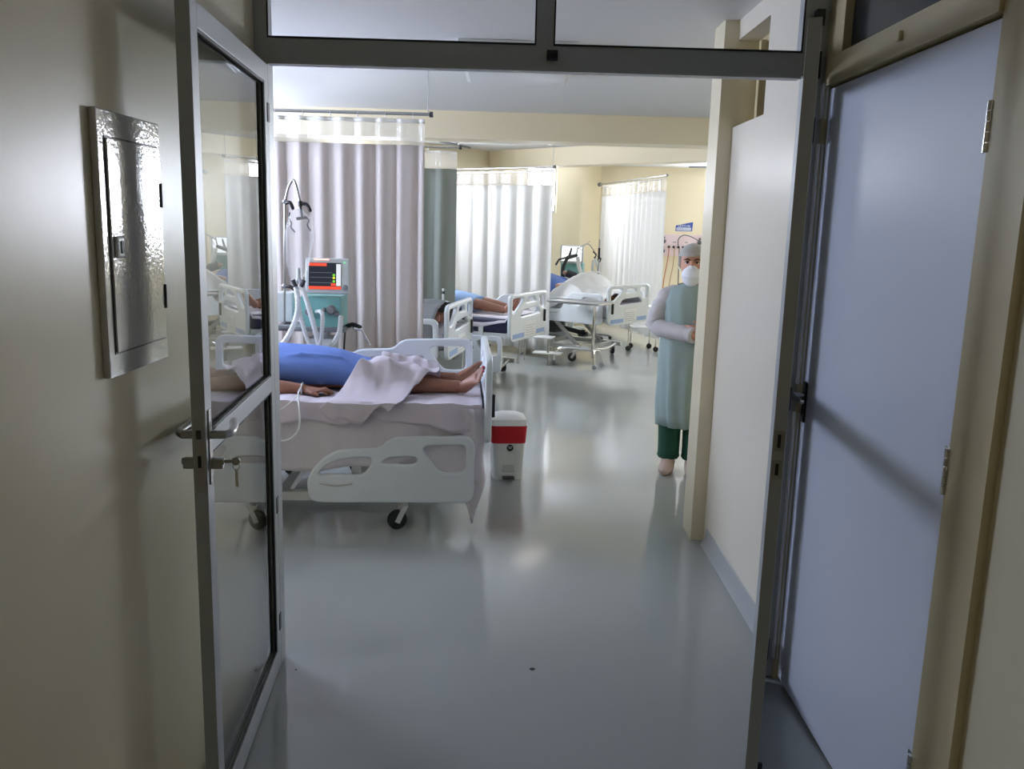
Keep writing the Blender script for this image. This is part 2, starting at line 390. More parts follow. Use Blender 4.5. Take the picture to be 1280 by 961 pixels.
# lock side hardware (free end at local x = L1); local +y faces the corridor middle? the leaf points to -Y, so local +y is +X
for s_ in (1, -1):
    pl = MB(); pl.box((L1-.03, s_*(T1+.002), 1.053), (.026, .004, .19), bev=.002); pl.build('lock_plate', 'steel', d1)
    hd = MB(); y0 = s_*T1
    ln = .036 if s_ > 0 else .03
    hd.chain([(L1-.03, y0, 1.084), (L1-.03, y0+s_*ln, 1.084)], [.011, .011])
    hd.chain(spline([(L1-.03, y0+s_*ln, 1.084), (L1-.05, y0+s_*(ln+.012), 1.085), (L1-.10, y0+s_*(ln+.008), 1.087), (L1-.15, y0+s_*(ln-.004), 1.090)], 4), [.0105]*13)
    hd.build('lever_handle', 'steel', d1)
    cy = MB(); cy.box((L1-.03, y0+s_*.016, 1.011), (.018, .032, .028), bev=.004); cy.cyl((L1-.03, y0, 1.016), (L1-.03, y0+s_*.034, 1.016), .0085); cy.build('lock_cylinder', 'steel', d1)
pl = MB(); pl.box((L1+.001, 0, 1.038), (.003, .022, .19)); pl.build('lock_edge_plate', 'steel', d1)
pl = MB(); pl.box((L1+.003, 0, 1.091), (.008, .012, .022), bev=.002); pl.build('latch_bolt', 'dark', d1)
pl = MB(); pl.box((L1+.002, 0, 1.023), (.003, .008, .03)); pl.build('bolt_slot', 'black', d1)
ky = MB(); ky.box((L1-.03, T1+.045, 1.016), (.003, .03, .008)); ky.lathe([(.0105, -.0012), (.0105, .0012)], (L1-.03, T1+.062, 1.016), axis='x'); kyo = ky.build('key', 'steel', d1)
ky = MB(); ky.tube([(L1-.03, T1+.062+.008*math.cos(q*PI/6), 1.003+.009*math.sin(q*PI/6)) for q in range(12)], .0012, 6, closed=True)
ky.box((L1-.03, T1+.063, .973), (.002, .007, .045)); ky.build('spare_key', 'chrome', kyo)
for z in (.18, .62, 1.95):
    k = MB(); k.cyl((-.004, -.005, z-.035), (-.004, -.005, z+.035), .009); k.box((.012, T1+.001, z), (.03, .004, .06), bev=.001); k.build('hinge', 'dark', d1)
# right leaf, seen on edge
d2, L2, T2 = glass_leaf('r', (.962, 2.925), (.686, 2.10), .032, 'open grey aluminium door leaf seen edge-on in front of white door', 1.035, -1, 2)
for z, hh in ((1.103, .034), (1.03, .03)):
    k = MB(); k.box((L2+.001, 0, z), (.003, .022, hh+.018)); sp = k.build('strike_plate', 'steel', d2)
    k = MB(); k.box((L2+.003, 0, z), (.002, .008, hh)); k.build('strike_slot', 'black', sp)
k = MB(); k.box((L2-.03, T2+.004, .13), (.012, .01, .14), bev=.003); k.cyl((L2-.03, T2+.008, .02), (L2-.03, T2+.008, .20), .004); k.build('flush_bolt', 'black', d2)
for z in (.12, 1.05, 1.94):
    k = MB(); k.cyl((-.006, T2-.005, z-.04), (-.006, T2-.005, z+.04), .010); k.build('hinge', 'dark', d2)

# ------------------------------------------------------------------ white door in the near right wall
XD = 1.025
dr = bpy.data.objects.new('door_3', None); COL.objects.link(dr); dr.location = (XD, 1.925, 0); struct(dr, 'wide plain white flush door in cream frame on right wall', 'door')
MB().span((0, .003, .012), (.04, 1.008, 2.072), bev=.003).build('door_slab', 'door', dr)
for z in (1.85, 1.085, .31):
    k = MB(); 
    for q in range(5): k.cyl((-.006, 0, z-.055+q*.022), (-.006, 0, z-.055+q*.022+.020), .008)
    k.box((-.001, .012, z), (.004, .022, .11)); k.build('hinge', 'chrome', dr)
k = MB(); k.box((-.004, .975, 1.045), (.008, .03, .14), bev=.003); esc = k.build('escutcheon', 'black', dr)
k = MB(); k.chain([(-.006, .975, 1.07), (-.05, .975, 1.07)], [.009, .009]); k.chain([(-.05, .975, 1.07), (-.052, .93, 1.068), (-.048, .87, 1.066)], [.009, .009, .008]); k.build('lever_handle', 'chrome', dr)
t = MB()
t.span((1.019, 1.76, 0), (1.16, 1.922, HC)); t.span((1.012, 2.936, 0), (1.16, 2.956, HC)); t.span((1.008, 1.92, 2.08), (1.16, 2.936, 2.165)); t.span((1.012, 1.92, 2.53), (1.16, 2.936, HC)); t.span((1.012, 2.82, 2.165), (1.10, 2.936, 2.53))
t.span((1.004, 2.80, 2.165), (1.03, 2.83, 2.53))
tr = t.build('trim_2', 'trim'); struct(tr, 'cream wooden door frame with dark transom window around white door', 'door frame')
MB().span((1.03, 1.92, 2.165), (1.04, 2.82, 2.53)).build('pane', 'smoke', tr)
MB().box((1.003, 2.39, 2.125), (.014, .024, .026), bev=.004).build('catch', 'trim', tr)
struct(MB().span((1.10, 1.76, 0), (1.2, 2.97, HC)).build('wall_side', 'wall'), 'cream wall around the white door frame', 'wall')

# ------------------------------------------------------------------ electrical panel on the left wall
ep = thing('electrical_panel', 'grey hammered-enamel electrical panel box set on left cream wall', 'electrical panel', (-.84, 1.944, 1.275))
k = MB(); k.span((0, -.157, 0), (.016, .157, .548), bev=.003); k.build('frame', 'panel', ep)
k = MB(); k.span((.0155, -.126, .052), (.021, .136, .492), bev=.002); pd = k.build('door', 'panel', ep)
k = MB(); k.span((.0158, -.130, .048), (.0175, .140, .496)); k.build('door_gap', 'black', ep)
la = MB(); la.box((.024, -.098, .272), (.008, .036, .046), bev=.006); lo = la.build('latch', 'wplas', pd)
la = MB(); la.box((.029, -.096, .272), (.003, .014, .026), bev=.001); la.build('latch_slot', 'dark', lo)
for z in (.385, .150):
    la = MB(); la.cyl((.020, .138, z-.028), (.020, .138, z+.028), .005); la.build('hinge', 'dark', pd)

# ------------------------------------------------------------------ small marks on the floor
k = MB(); k.lathe([(.009, 0), (.009, .002), (.006, .003)], (.126, 2.962, 0)); tag(k.build('floor_bolt_socket', 'black'), 'small dark bolt socket in the floor in the middle of the doorway', 'bolt socket')
k = MB(); k.lathe([(.004, 0), (.004, .002)], (-.735, 2.916, 0)); tag(k.build('floor_screw', 'dark'), 'tiny dark screw head in floor beside the left door leaf hinge', 'screw')

# ------------------------------------------------------------------ lamps on the ceiling
def ceiling_lamp(x, y, sx, sy, lit, label, rz=0., h=.035):
    t = thing('ceiling_light', label, 'ceiling light', (x, y, HC), rz, 'ceiling lights')
    k = MB(); k.box((0, 0, -h/2), (sx, sy, h), bev=.004); k.build('housing', 'wplas', t)
    k = MB(); k.box((0, 0, -h-.004), (sx-.05, sy-.05, .010), bev=.003); k.build('diffuser', lit, t); return t
ceiling_lamp(.025, 5.50, .66, 1.10, 'lampoff', 'unlit rectangular ceiling light just behind the grey door header', h=.06)
ceiling_lamp(-1.75, 10.4, 1.25, .35, 'lamp', 'lit ceiling light glaring through clear top of first curtain', rz=.2)
ceiling_lamp(.38, 10.45, .34, .62, 'lampsoft', 'small lit ceiling light showing under the first beam', rz=-.7)
ceiling_lamp(3.0, 7.0, .62, 1.2, 'lamp', 'lit ceiling light out of view behind the pillar')
ceiling_lamp(.1, -1.7, .3, 1.2, 'dim', 'added dim fill light on corridor ceiling behind the viewer')  # unseen fill lamp, added to lift the near walls and frames
for (x, y, a, l, lb) in ((-.72, 11.5, .35, .95, 'thin dark ceiling track above the grey green curtain'), (3.2, 14.3, -1.2, .7, 'thin dark ceiling track near the far right window')):
    k = MB(); k.box((0, 0, -.012), (.03, l, .02), bev=.004); o = k.build('ceiling_track', 'mid'); o.location = (x, y, HC); o.rotation_euler = (0, 0, -a); tag(o, lb, 'ceiling track', 'ceiling tracks')

# ------------------------------------------------------------------ curtains
def curtain(P, Q, zr, label, m, waves, amp, z0=.10, ph=0., rail_label='', ext=(0., .03), drop=None, tuck=1., zr2=None, bracket='Q', htop=.20):
    P = Vector((*P, 0)); Q = Vector((*Q, 0)); d = (Q-P); L = d.length; a = math.atan2(d.y, d.x)
    zq = zr if zr2 is None else zr2
    t = thing('ward_curtain', label, 'curtain', P, a, 'hospital bay curtains')
    zt = lambda u: zr+(zq-zr)*u
    def off(u, v):
        s_ = u*waves*2*PI+ph+.9*math.sin(u*7.1+ph)+.5*nz(u*5, 3+ph)
        A = amp*(.75+.5*nz(u*waves*.7, 9+ph))*(.65+.35*v)
        y = A*math.sin(s_)+.3*A*math.sin(2.1*s_+1.3+.7*v)+.05*amp*nz(u*30, v*3, ph)
        return y
    def fcloth(u, v):
        return Vector((u*L+.012*math.cos(u*waves*2*PI+ph)+.02*nz(u*8, v*1.5, 2)*v, off(u, v), (zt(u)-htop)*(1-v)+z0*v))
    nu = int(waves*16)
    MB().grid(fcloth, nu, 14).build('drape', m, t, solid=.0015)
    MB().grid(lambda u, v: Vector((u*L+.012*math.cos(u*waves*2*PI+ph), off(u, 0)*(.8+.2*v)+.006*nz(u*60, v*4, ph), (zt(u)-.048)*(1-v)+(zt(u)-htop+.002)*v)), nu, 4).build('clear_header', 'header', t, solid=.001)
    MB().grid(lambda u, v: Vector((u*L+.012*math.cos(u*waves*2*PI+ph), off(u, 0)*.8-.002, zt(u)-.032-.026*v)), nu, 1).build('header_tape', 'tape', t, solid=.003)
    nh = max(4, int(L/.17))
    for i in range(nh):
        u = (i+.5)/nh
        k = MB(); k.tube([(0, .016*math.cos(q*PI/4), .016*math.sin(q*PI/4)-.008) for q in range(8)], .0022, 6, closed=True)
        k.tube([(0, 0, -.022), (0, off(u, 0)*.4, -.032), (0, off(u, 0)*.8, -.045)], .002, 6)
        o = k.build('hook', 'alub', t); o.location = (u*L, 0, zt(u))
    r = thing('curtain_rail', rail_label, 'curtain rail', P, a, 'curtain rails in the ward')
    k = MB(); k.cyl((-ext[0], 0, zt(0)), (L+ext[1], 0, zt(1)), .011); k.build('rod', 'steel', r)
    k = MB(); k.cyl((L+ext[1]-.012, 0, zt(1)), (L+ext[1]+.012, 0, zt(1)), .019); k.build('end_cap', 'dark' if drop else 'steel', r)
    if drop is not None:
        k = MB(); k.cyl((L+ext[1]-.02, 0, zt(1)), (L+ext[1]-.02, 0, HC), .0035, seg=8); k.build('drop_rod', 'steel', r)
    if bracket == 'P':
        k = MB(); k.cyl((-ext[0]-.05, 0, zt(0)), (-ext[0]+.01, 0, zt(0)), .035, .03); k.build('wall_flange', 'mid', r)
    return t
curtain((-2.74, 5.95), (-.565, 5.95), 2.305, 'long pale grey-white curtain hanging behind the nearest bed', 'curt', 14.5, .030, .12, .4, 'steel curtain rail above the long curtain behind the nearest bed', ext=(.03, .03), drop=1)
curtain((-2.7, 8.50), (-.515, 8.50), 2.305, 'narrow strip of grey green curtain, shade in its colour, behind the edge of first curtain', 'curt_shaded', 11, .05, .15, 1.7, 'short dark curtain rail end above the grey green curtain', ext=(.03, .03), drop=1)
curtain((-1.25, 11.75), (.505, 10.40), 2.262, 'bright white backlit curtain in the middle beside glaring window', 'curtw', 9, .034, .10, 2.2, 'curtain rail over the middle backlit curtain with drop rod', ext=(.0, .0), drop=1, zr2=2.27)
curtain((1.49, 14.4), (2.05, 11.85), 2.27, 'white pleated curtain on the right between far bed and nurse', 'curtw', 12, .05, .10, .9, 'slanting curtain rail fixed to the far corner', ext=(.12, .06), bracket='P', zr2=2.29)

# ------------------------------------------------------------------ hospital beds
RAIL = [(-.03, 0), (0, .035), (0, .33), (-.035, .365), (-.41, .355), (-.455, .335), (-.495, .295), (-.65, .29), (-.71, .283), (-.78, .245), (-.835, .19), (-.875, .11), (-.86, .015), (-.82, -.002)]
RH = [[(-.815, .148), (-.775, .20), (-.705, .232), (-.58, .245), (-.54, .242), (-.537, .215), (-.58, .148)],
      [(-.49, .210), (-.455, .25), (-.30, .252), (-.307, .210)],
      [(-.272, .292), (-.245, .312), (-.063, .316), (-.046, .30), (-.044, .168), (-.175, .165), (-.217, .21)]]
def rail_mesh(): return xform(plate_mesh('side_rail', rounded(RAIL), [rounded(h, 2) for h in RH], .034, .010), XZ)
BW, BH = .95, .47
def board_pts(L): return [((u-.5)*BW, .462+(1-v)*BH) for u, v in L]
FB = [(.06, 0), (.94, 0), (1, .06), (1, .90), (.94, 1), (.06, 1), (0, .90), (0, .06)]
FH = [[(.05, .09), (.33, .09), (.33, .15), (.25, .27), (.14, .38), (.05, .40)], [(.39, .20), (.45, .10), (.64, .10), (.69, .21)],
      [(.75, .09), (.95, .09), (.95, .38), (.86, .38), (.76, .24)], [(.25, .50), (.34, .36), (.75, .34), (.82, .46), (.76, .48)]]
def board_mesh(name, holes=True): return xform(plate_mesh(name, rounded(board_pts(FB), 3, .25), [rounded(board_pts(h), 2) for h in FH] if holes else [], .038, .012), YZ)
RM = None
def make_bed(label, loc, rz, mm, near_z, far_z, labels=True, handle=1, mz=.0):
    t = thing('hospital_bed', label, 'hospital bed', loc, rz, 'hospital beds in the ward')
    global RM
    if RM is None: RM = (rail_mesh(), board_mesh('footboard'), board_mesh('headboard', False))
    def cp(me, nm, m, dx, dy, dz):
        o = bpy.data.objects.new(nm, me); COL.objects.link(o); o.parent = t; o.location = (dx, dy, dz)
        if not me.materials: me.materials.append(M[m])
        return o
    fb = cp(RM[1], 'footboard', 'bed', -.019, 0, 0)
    cp(RM[2], 'headboard', 'bed', -2.12, 0, .08)
    if labels:
        for u0, u1 in ((.06, .36), (.70, .94)):
            k = MB(); y0, y1 = (u0-.5)*BW, (u1-.5)*BW; k.span((.0185, y0, .462+BH*.06), (.0205, y1, .462+BH*.16)); k.build('blue_label', 'blab', fb)['label'] = 'pale blue label strip'
        k = MB(); k.span((.0185, -.115, .462+BH*.05), (.0208, .165, .462+BH*.38)); pp = k.build('chart_sheet', 'paper', fb)
        k = MB()
        for i in range(5): k.span((.0206, -.095, .50+i*.024), (.0213, .145-.03*(i % 2), .503+i*.024))
        k.build('printed_lines', 'ink', pp)
    y = -.40 if handle < 0 else .40
    k = MB(); k.box((.026, y, .665), (.026, .028, .125), bev=.006); k.build('hook_handle', 'black', fb)
    for yy, zz in ((-.475, near_z), (.475, far_z)):
        r = cp(RM[0], 'side_rail', 'bed', -.085, yy, zz)
        s_ = 1 if yy < 0 else -1
        for x in (-.25, -.62):
            k = MB(); k.box((x, s_*.035, (.50-zz)*.5+.06), (.05, .02, abs(.50-zz)+.12), bev=.004); k.cyl((x, s_*.015, .06), (x, s_*.05, .06), .018)
            k.build('rail_arm', 'bedg', r)
        k = MB(); k.chain(spline([(-.80, -s_*.012, .105), (-.72, -s_*.024, .098), (-.64, -s_*.012, .105)], 4), [.008]*9); k.build('rail_grip', 'bedg', r)
        cp(RM[0], 'side_rail', 'bed', -1.22, yy, .16)
    k = MB(); k.span((-2.08, -.43, .545), (-.055, .43, .69+mz), bev=.03); k.build('mattress', mm, t)
    k = MB(); k.span((-2.08, -.44, .50), (-.05, -.40, .545), bev=.004); k.span((-2.08, .40, .50), (-.05, .44, .545), bev=.004)
    for x in (-2.05, -1.4, -.75, -.08): k.span((x-.02, -.40, .50), (x+.02, .40, .54))
    k.span((-2.06, -.40, .53), (-.06, .40, .545)); k.build('deck_frame', 'bedg', t)
    k = MB()
    for s_ in (-1, 1):
        k.span((-1.95, s_*.36-.025, .13), (-.30, s_*.36+.025, .18), bev=.004)
    for x in (-1.8, -1.1, -.45): k.span((x-.025, -.36, .135), (x+.025, .36, .175))
    k.build('base_frame', 'bedg', t)
    for s_ in (-1, 1):
        for (xa, xb) in ((-.55, -.95), (-1.75, -1.35)):
            k = MB(); k.loft([(xa, s_*.27, .17), (xb, s_*.27, .51)], [(.022, .03)]*2, seg=8); k.build('lift_arm', 'bedg', t)
    k = MB(); k.box((-1.15, .02, .33), (.28, .2, .13), bev=.01); k.cyl((-1.0, .02, .33), (-.6, .02, .28), .028); k.build('lift_motor', 'dark', t)
    for (x, yy, an) in ((-.46, -.44, .5), (-.46, .44, -.6), (-1.80, -.44, .2), (-1.80, .44, .4)):
        c = bpy.data.objects.new('caster', None); 
        COL.objects.remove(c) if False else None
        me = MB(); me.cyl((0, 0, .10), (0, 0, .17), .02); me.box((0, -math.copysign(.04, yy), .155), (.06, .10, .03), bev=.004)
        fo = Matrix.Rotation(an, 3, 'Z')
        for s_ in (-1, 1):
            me.box(fo @ Vector((-.02, s_*.022, .085)), (.03, .004, .10), fo @ Matrix.Rotation(.5, 3, 'Y'))
        me.box((0, 0, .125), (.05, .05, .012)); co_ = me.build('caster', 'bedg', t); co_.location = (x, yy, 0)
        wl_ = MB(); ax = fo @ Vector((0, 1, 0)); cc = fo @ Vector((-.035, 0, .052))
        wl_.loft([cc-ax*.015, cc-ax*.012, cc+ax*.012, cc+ax*.015], [.046, .052, .052, .046], seg=24); wl_.build('wheel', 'rubber', co_)
    k = MB(); k.chain(spline([(-.35, -.3, .16), (-.33, 0, .12), (-.35, .3, .16)], 5), [.012]*11); k.build('brake_bar', 'steel', t)
    return t
rzA = math.radians(3.4)
bedA = make_bed('nearest white hospital bed with lowered side rail toward the viewer', (-.095, 4.894, 0), rzA, 'matt', .155, .54, labels=True, handle=-1, mz=-.02)
OA = Vector((-.095, 4.894, 0)); RA = Matrix.Rotation(rzA, 3, 'Z')
WA = lambda x, y, z: OA+RA @ Vector((x, y, z))
rzB, rzC, rzD = math.radians(-10), math.radians(-24), math.radians(-38)
bedB = make_bed('second white hospital bed half hidden behind the first long curtain', (-.405, 7.64, -.0), rzB, 'sheet', .45, .16, handle=1)
bedC = make_bed('third white hospital bed with navy mattress in front of the middle curtain', (.227, 8.825, 0), rzC, 'navy', .16, .50, handle=1)
bedD = make_bed('farthest white hospital bed beside the overbed table', (1.46, 10.375, 0), rzD, 'sheet', .47, .47, handle=-1)

# --- sheet on the nearest bed
def sheetA(u, v):
    x = -2.05+u*2.0; s_ = v
    # profile across: hanging near side, top, hanging far side
    hang = .33; W_ = .445
    tot = hang*2+2*W_; q = s_*tot
    fold = nz(x*5, 1, 2)*.5+nz(x*11, 4, 1)*.25
    if q < hang:
        k = 1-q/hang
        z = .68-(hang+.05*nz(x*2.2, 7)+.03*math.sin(x*5)+.10*max(0, (x+.75)/.7))*k
        y = -W_-.004-.012*k-.03*k*abs(fold)-.010*k*(1+math.sin(x*9+2*k))-.006*math.sin(x*23+k*2)*k
        x = x+.02*k*nz(x*4, k*3, 5)
    elif q < hang+2*W_:
        y = -W_+(q-hang); z = .677+.006*nz(x*6, y*6, 3)+.004*nz(x*15, y*15)
        e = min((q-hang), hang+2*W_-q); z -= .012*max(0, 1-e/.05)**2
    else:
        k = (q-hang-2*W_)/hang; z = .68-hang*.6*k; y = W_+.005+.02*k*fold
    return Vector((x, y, z))
sh = MB().grid(sheetA, 110, 70).build('bed_sheet', 'sheet', None, solid=.004); sh.location = OA; sh.rotation_euler = (0, 0, rzA)
def topsheet(u, v):
    x = -1.75+u*1.70
    hg = .045+.105*abs(math.sin(x*5.3+.6*math.sin(x*9)))*(.6+.8*abs(nz(x*3.1, 8)))
    y = -.458+v*.91; z = .684+.010*nz(x*7, y*7, 9)+.004*nz(x*19, y*17, 2)+.022*max(0, nz(x*6+y*3, y*9, 4))*math.exp(-(v/.16)**2)
    if v < .12:
        k = 1-v/.12; y = -.456-.020*k+.022*nz(x*9, 3, k)*k-.016*math.sin(x*17+3*nz(x*2, 5))*k; z -= hg*k**1.0
    return Vector((x, y, z))
ts = MB().grid(topsheet, 120, 60).build('top_sheet', 'blanket', None, solid=.004); ts.location = OA; ts.rotation_euler = (0, 0, rzA)
tag(ts, 'crumpled white upper sheet with scalloped edge under the nearest patient', 'bed sheet', 'sheets on the beds')
tag(sh, 'pale grey-white bed sheet hanging down the near side of nearest bed', 'bed sheet', 'sheets on the beds')
# sheet corner hanging at the foot end
fc = MB().grid(lambda u, v: Vector((-.17+.14*u+.010*math.sin(v*7), -.435-.035*math.sin(u*PI)**.6-.012*v*math.sin(u*PI)-.008*math.sin(u*14+v*2), .66-v*(.26+.36*(1-abs(u*1.3-.65))))), 16, 18)
fo_ = fc.build('sheet_corner', 'sheet', sh, solid=.004)

# ------------------------------------------------------------------ the nearest patient, lying on the back
MZ = .682
pa = thing('person', 'patient in blue gown lying barefoot on the nearest bed', 'person', (-.95, 4.85, MZ), 0, 'patients lying in bed')
def loc(*p): return Vector(p)-Vector((-.95, 4.85, MZ))
def foot(b, heel, toe, side, sgn=1):
    """heel/toe centre lines; side = unit vector towards the big toe"""
    heel, toe, side = Vector(heel), Vector(toe), Vector(side).normalized(); ax = (toe-heel).normalized(); up = side.cross(ax).normalized()*sgn
    L = (toe-heel).length
    b.ball(heel+ax*.018, .032); b.loft([heel+ax*.0, heel+ax*.05, heel+ax*L*.5, heel+ax*L*.74, heel+ax*L*.82], [(.028, .030), (.032, .036), (.038, .028), (.045, .020), (.044, .016)], up=up, seg=16)
    tips = []
    for i, (o_, r_, l_) in enumerate(((.034, .013, .054), (.011, .0088, .055), (-.009, .0083, .048), (-.027, .008, .040), (-.043, .0075, .030))):
        p0 = heel+ax*(L*.76)+side*o_; p1 = p0+ax*l_*.6+side*o_*.05; p2 = p0+ax*l_+side*o_*.06-up*(.004)
        b.chain([p0, p1, p2], [r_, r_, r_*.85]); tips.append((p2, r_))
    return tips, up, ax
b = MB()
# near leg and far leg
for (yy, hx) in ((4.69, 0), (4.92, .01)):
    near = yy < 4.8; kn = loc(-.64, yy+(.02 if near else 0), MZ+.062); hip = loc(-1.08, yy+(.05 if near else -.03), MZ+.078); an = loc(-.262 if near else -.30, yy-(.02 if near else 0), MZ+.046)
    b.loft(spline([hip, (hip+kn)/2+Vector((0, 0, .012)), kn, (kn+an)/2+Vector((0, 0, -.004)), an], 4), [.075-(.075-.058)*min(1, i/8) if i <= 8 else [.058, .056, .054, .050, .046, .042, .039, .036, .035][i-8] for i in range(17)], seg=16)
    b.ball(hip, .075); b.ball(an, .036)
tipsN, upN, axN = foot(b, loc(-.238, 4.672, MZ+.034), loc(-.130, 4.572, MZ+.140), (.1, .7, .62), -1)
foot(b, loc(-.285, 4.92, MZ+.034), loc(-.165, 5.00, MZ+.105), (.1, -.7, .62), 1)
# torso, neck, head
b.loft(spline([loc(-.98, 4.84, MZ+.088), loc(-1.12, 4.85, MZ+.095), loc(-1.30, 4.86, MZ+.105), loc(-1.52, 4.87, MZ+.115), loc(-1.64, 4.87, MZ+.115)], 3), [(.15, .080)]*3+[(.155, .088)]*3+[(.15, .095)]*3+[(.165, .10)]*3+[(.10, .08)], up=(0, 0, 1), seg=20)
b.chain([loc(-1.60, 4.87, MZ+.12), loc(-1.74, 4.87, MZ+.135)], [.06, .055]); b.ball(loc(-1.83, 4.87, MZ+.15), (.115, .075, .088)); b.ball(loc(-1.75, 4.87, MZ+.19), (.06, .05, .04))
b.chain([loc(-1.80, 4.87, MZ+.225), loc(-1.765, 4.87, MZ+.255)], [.012, .016]); b.ball(loc(-1.83, 4.795, MZ+.14), (.03, .012, .022)); b.ball(loc(-1.83, 4.945, MZ+.14), (.03, .012, .022))
# near arm along the body, hand palm down on the sheet
sh0 = loc(-1.60, 4.66, MZ+.10); el = loc(-1.34, 4.585, MZ+.050); wr = loc(-1.085, 4.565, MZ+.034)
b.loft(spline([sh0, el, wr], 5), [.050, .049, .047, .045, .043, .041, .042, .040, .036, .031, .027], seg=14); b.ball(sh0, .055); b.ball(wr, .027)
pm = loc(-1.02, 4.560, MZ+.030)
b.loft([wr, pm-Vector((.02, 0, 0)), pm+Vector((.025, 0, -.002))], [(.027, .022), (.038, .017), (.040, .014)], up=(0, 0, 1), seg=14)
for i, (dy, l_) in enumerate(((.030, .064), (.011, .074), (-.009, .068), (-.028, .052))):
    p0 = pm+Vector((.022, dy, -.001)); p1 = p0+Vector((l_*.45, dy*.12, .006)); p2 = p0+Vector((l_*.78, dy*.18, -.006)); p3 = p0+Vector((l_, dy*.2, -.016)); b.chain([p0, p1, p2, p3], [.0095, .009, .0083, .007])
b.chain([pm+Vector((-.03, -.030, -.004)), pm+Vector((0, -.052, -.008)), pm+Vector((.03, -.056, -.014))], [.013, .0105, .009])
# far arm
sh1 = loc(-1.60, 5.06, MZ+.09); b.loft(spline([sh1, loc(-1.36, 5.13, MZ+.045), loc(-1.10, 5.10, MZ+.034)], 5), [.05-.0023*i for i in range(11)], seg=12); b.ball(sh1, .052)
b.loft([loc(-1.10, 5.10, MZ+.034), loc(-1.0, 5.09, MZ+.028)], [(.027, .022), (.038, .014)], seg=12)
for i in range(4): b.chain([loc(-1.01, 5.06+i*.02, MZ+.027), loc(-.965, 5.06+i*.021, MZ+.030), loc(-.935, 5.06+i*.022, MZ+.018)], [.009, .0085, .0075])
b.chain([loc(-1.05, 5.06, MZ+.026), loc(-1.0, 5.035, MZ+.018)], [.012, .009])
organic(b, 'body', 'skin', pa, .0052, 3)
k = MB(); k.ball(tipsN[0][0]+upN*.009+axN*.002, (.008, .006, .007)); k.build('toenail', 'nail', pa)['label'] = 'pink painted toenail'
k = MB(); k.ball(tipsN[1][0]+upN*.006, (.0055, .0045, .005)); k.build('toenail', 'nail', pa)['label'] = 'pink painted toenail'
k = MB(); k.ball(loc(-1.86, 4.87, MZ+.14), (.11, .085, .085)); k.build('hair', 'hair', pa)
g = MB()
gp = [(-.76, .070, .215, .076), (-.86, .083, .225, .088), (-.96, .098, .232, .104), (-1.08, .106, .238, .112), (-1.25, .112, .240, .115), (-1.45, .114, .240, .116), (-1.62, .110, .225, .108)]
g.loft(spline([loc(x, 4.855, MZ+.006+h) for (x, h, a_, c_) in gp], 3), [(lambda t_: (gp[int(t_)][2]*(1-t_ % 1)+gp[min(6, int(t_)+1)][2]*(t_ % 1), gp[int(t_)][3]*(1-t_ % 1)+gp[min(6, int(t_)+1)][3]*(t_ % 1)))(i/3) for i in range(19)], up=(0, 0, 1), seg=32)
g.loft(spline([loc(-1.60, 4.68, MZ+.10), loc(-1.48, 4.63, MZ+.085), loc(-1.36, 4.60, MZ+.066)], 3), [.068, .068, .066, .064, .063, .062, .060], seg=16)
for (p, q, r_) in (((-.80, 4.70, .02), (-1.12, 4.70, .185), .022), ((-.9, 4.74, .17), (-1.35, 4.67, .13), .020), ((-1.0, 4.66, .03), (-1.3, 4.72, .19), .018), ((-.82, 4.85, .075), (-1.2, 4.84, .205), .020)):
    g.chain(spline([loc(p[0], p[1]-.012, MZ+p[2]+.012), loc((p[0]+q[0])/2, (p[1]+q[1])/2-.012, MZ+(p[2]+q[2])/2+.040), loc(q[0], q[1], MZ+q[2]+.024)], 4), [r_*.4, r_*.7, r_*.8, r_*.9, r_, r_*.9, r_*.8, r_*.6, r_*.4])
organic(g, 'gown', 'blue', pa, .009, 5)
k = MB(); k.tube([wr+Vector((.0, .033*math.cos(q*PI/8), .033*math.sin(q*PI/8)*.95)) for q in range(16)], .004, 8, closed=True); k.build('wristband', 'wplas', pa)
# cable from the wrist looping down the side of the sheet
pt = [(-1.085, 4.535, .732), (-1.075, 4.42, .712), (-1.045, 4.325, .64), (-1.045, 4.300, .56), (-1.085, 4.295, .51), (-1.14, 4.293, .498), (-1.19, 4.293, .535), (-1.205, 4.295, .60), (-1.23, 4.305, .655), (-1.29, 4.40, .712)]
tag(MB().tube(pt, .0042, 8, smooth=6).build('monitor_cable', 'wplas'), 'thin white cable looping from patient wrist down side of nearest bed', 'cable')
pt = [(-1.08, 4.42, .708), (-1.12, 4.315, .665), (-1.20, 4.300, .635), (-1.30, 4.300, .620)]
tag(MB().tube(pt, .0035, 8, smooth=6).build('drip_tube', 'wplas'), 'thin white drip tube crossing sheet below the patient hand', 'tube')

# blanket over the legs
def blank(u, v):
    xs = -.95+.25*min(1, max(0, v/.32)); x = xs+u*((-.40-.20*max(0, 1-v/.30))-xs)+.05*math.sin(v*5)*(u-.3); y = 4.47+v*.80
    leg = 0.
    for yy in (4.70, 4.93):
        leg = max(leg, math.exp(-((y-yy)/.115)**2))
    hgt = .158+.010*math.sin(min(1, u*1.2)*PI)-.050*u
    z = MZ+.012+hgt*min(1, leg*1.12)
    z += .012+.016*nz(x*9+y*4, y*7, 1.5)+.010*nz(x*20, y*16, 4)+.012*math.sin((x*1.0+y*.9)*34)*math.exp(-((v-.25)/.22)**2)
    e = v*.80
    z = max(z, MZ+.010)
    if e < .11:
        k = 1-e/.11; y = 4.58-.235*min(1, k/.55)-.012*max(0, k-.55)*math.sin(u*19)
        z += (MZ+.014-z)*min(1, k/.4)
        if k > .55: z -= (k-.55)/.45*(.035+.075*math.sin(min(1, u*1.15)*PI)+.02*math.sin(u*13))
    return Vector((x, y, z))
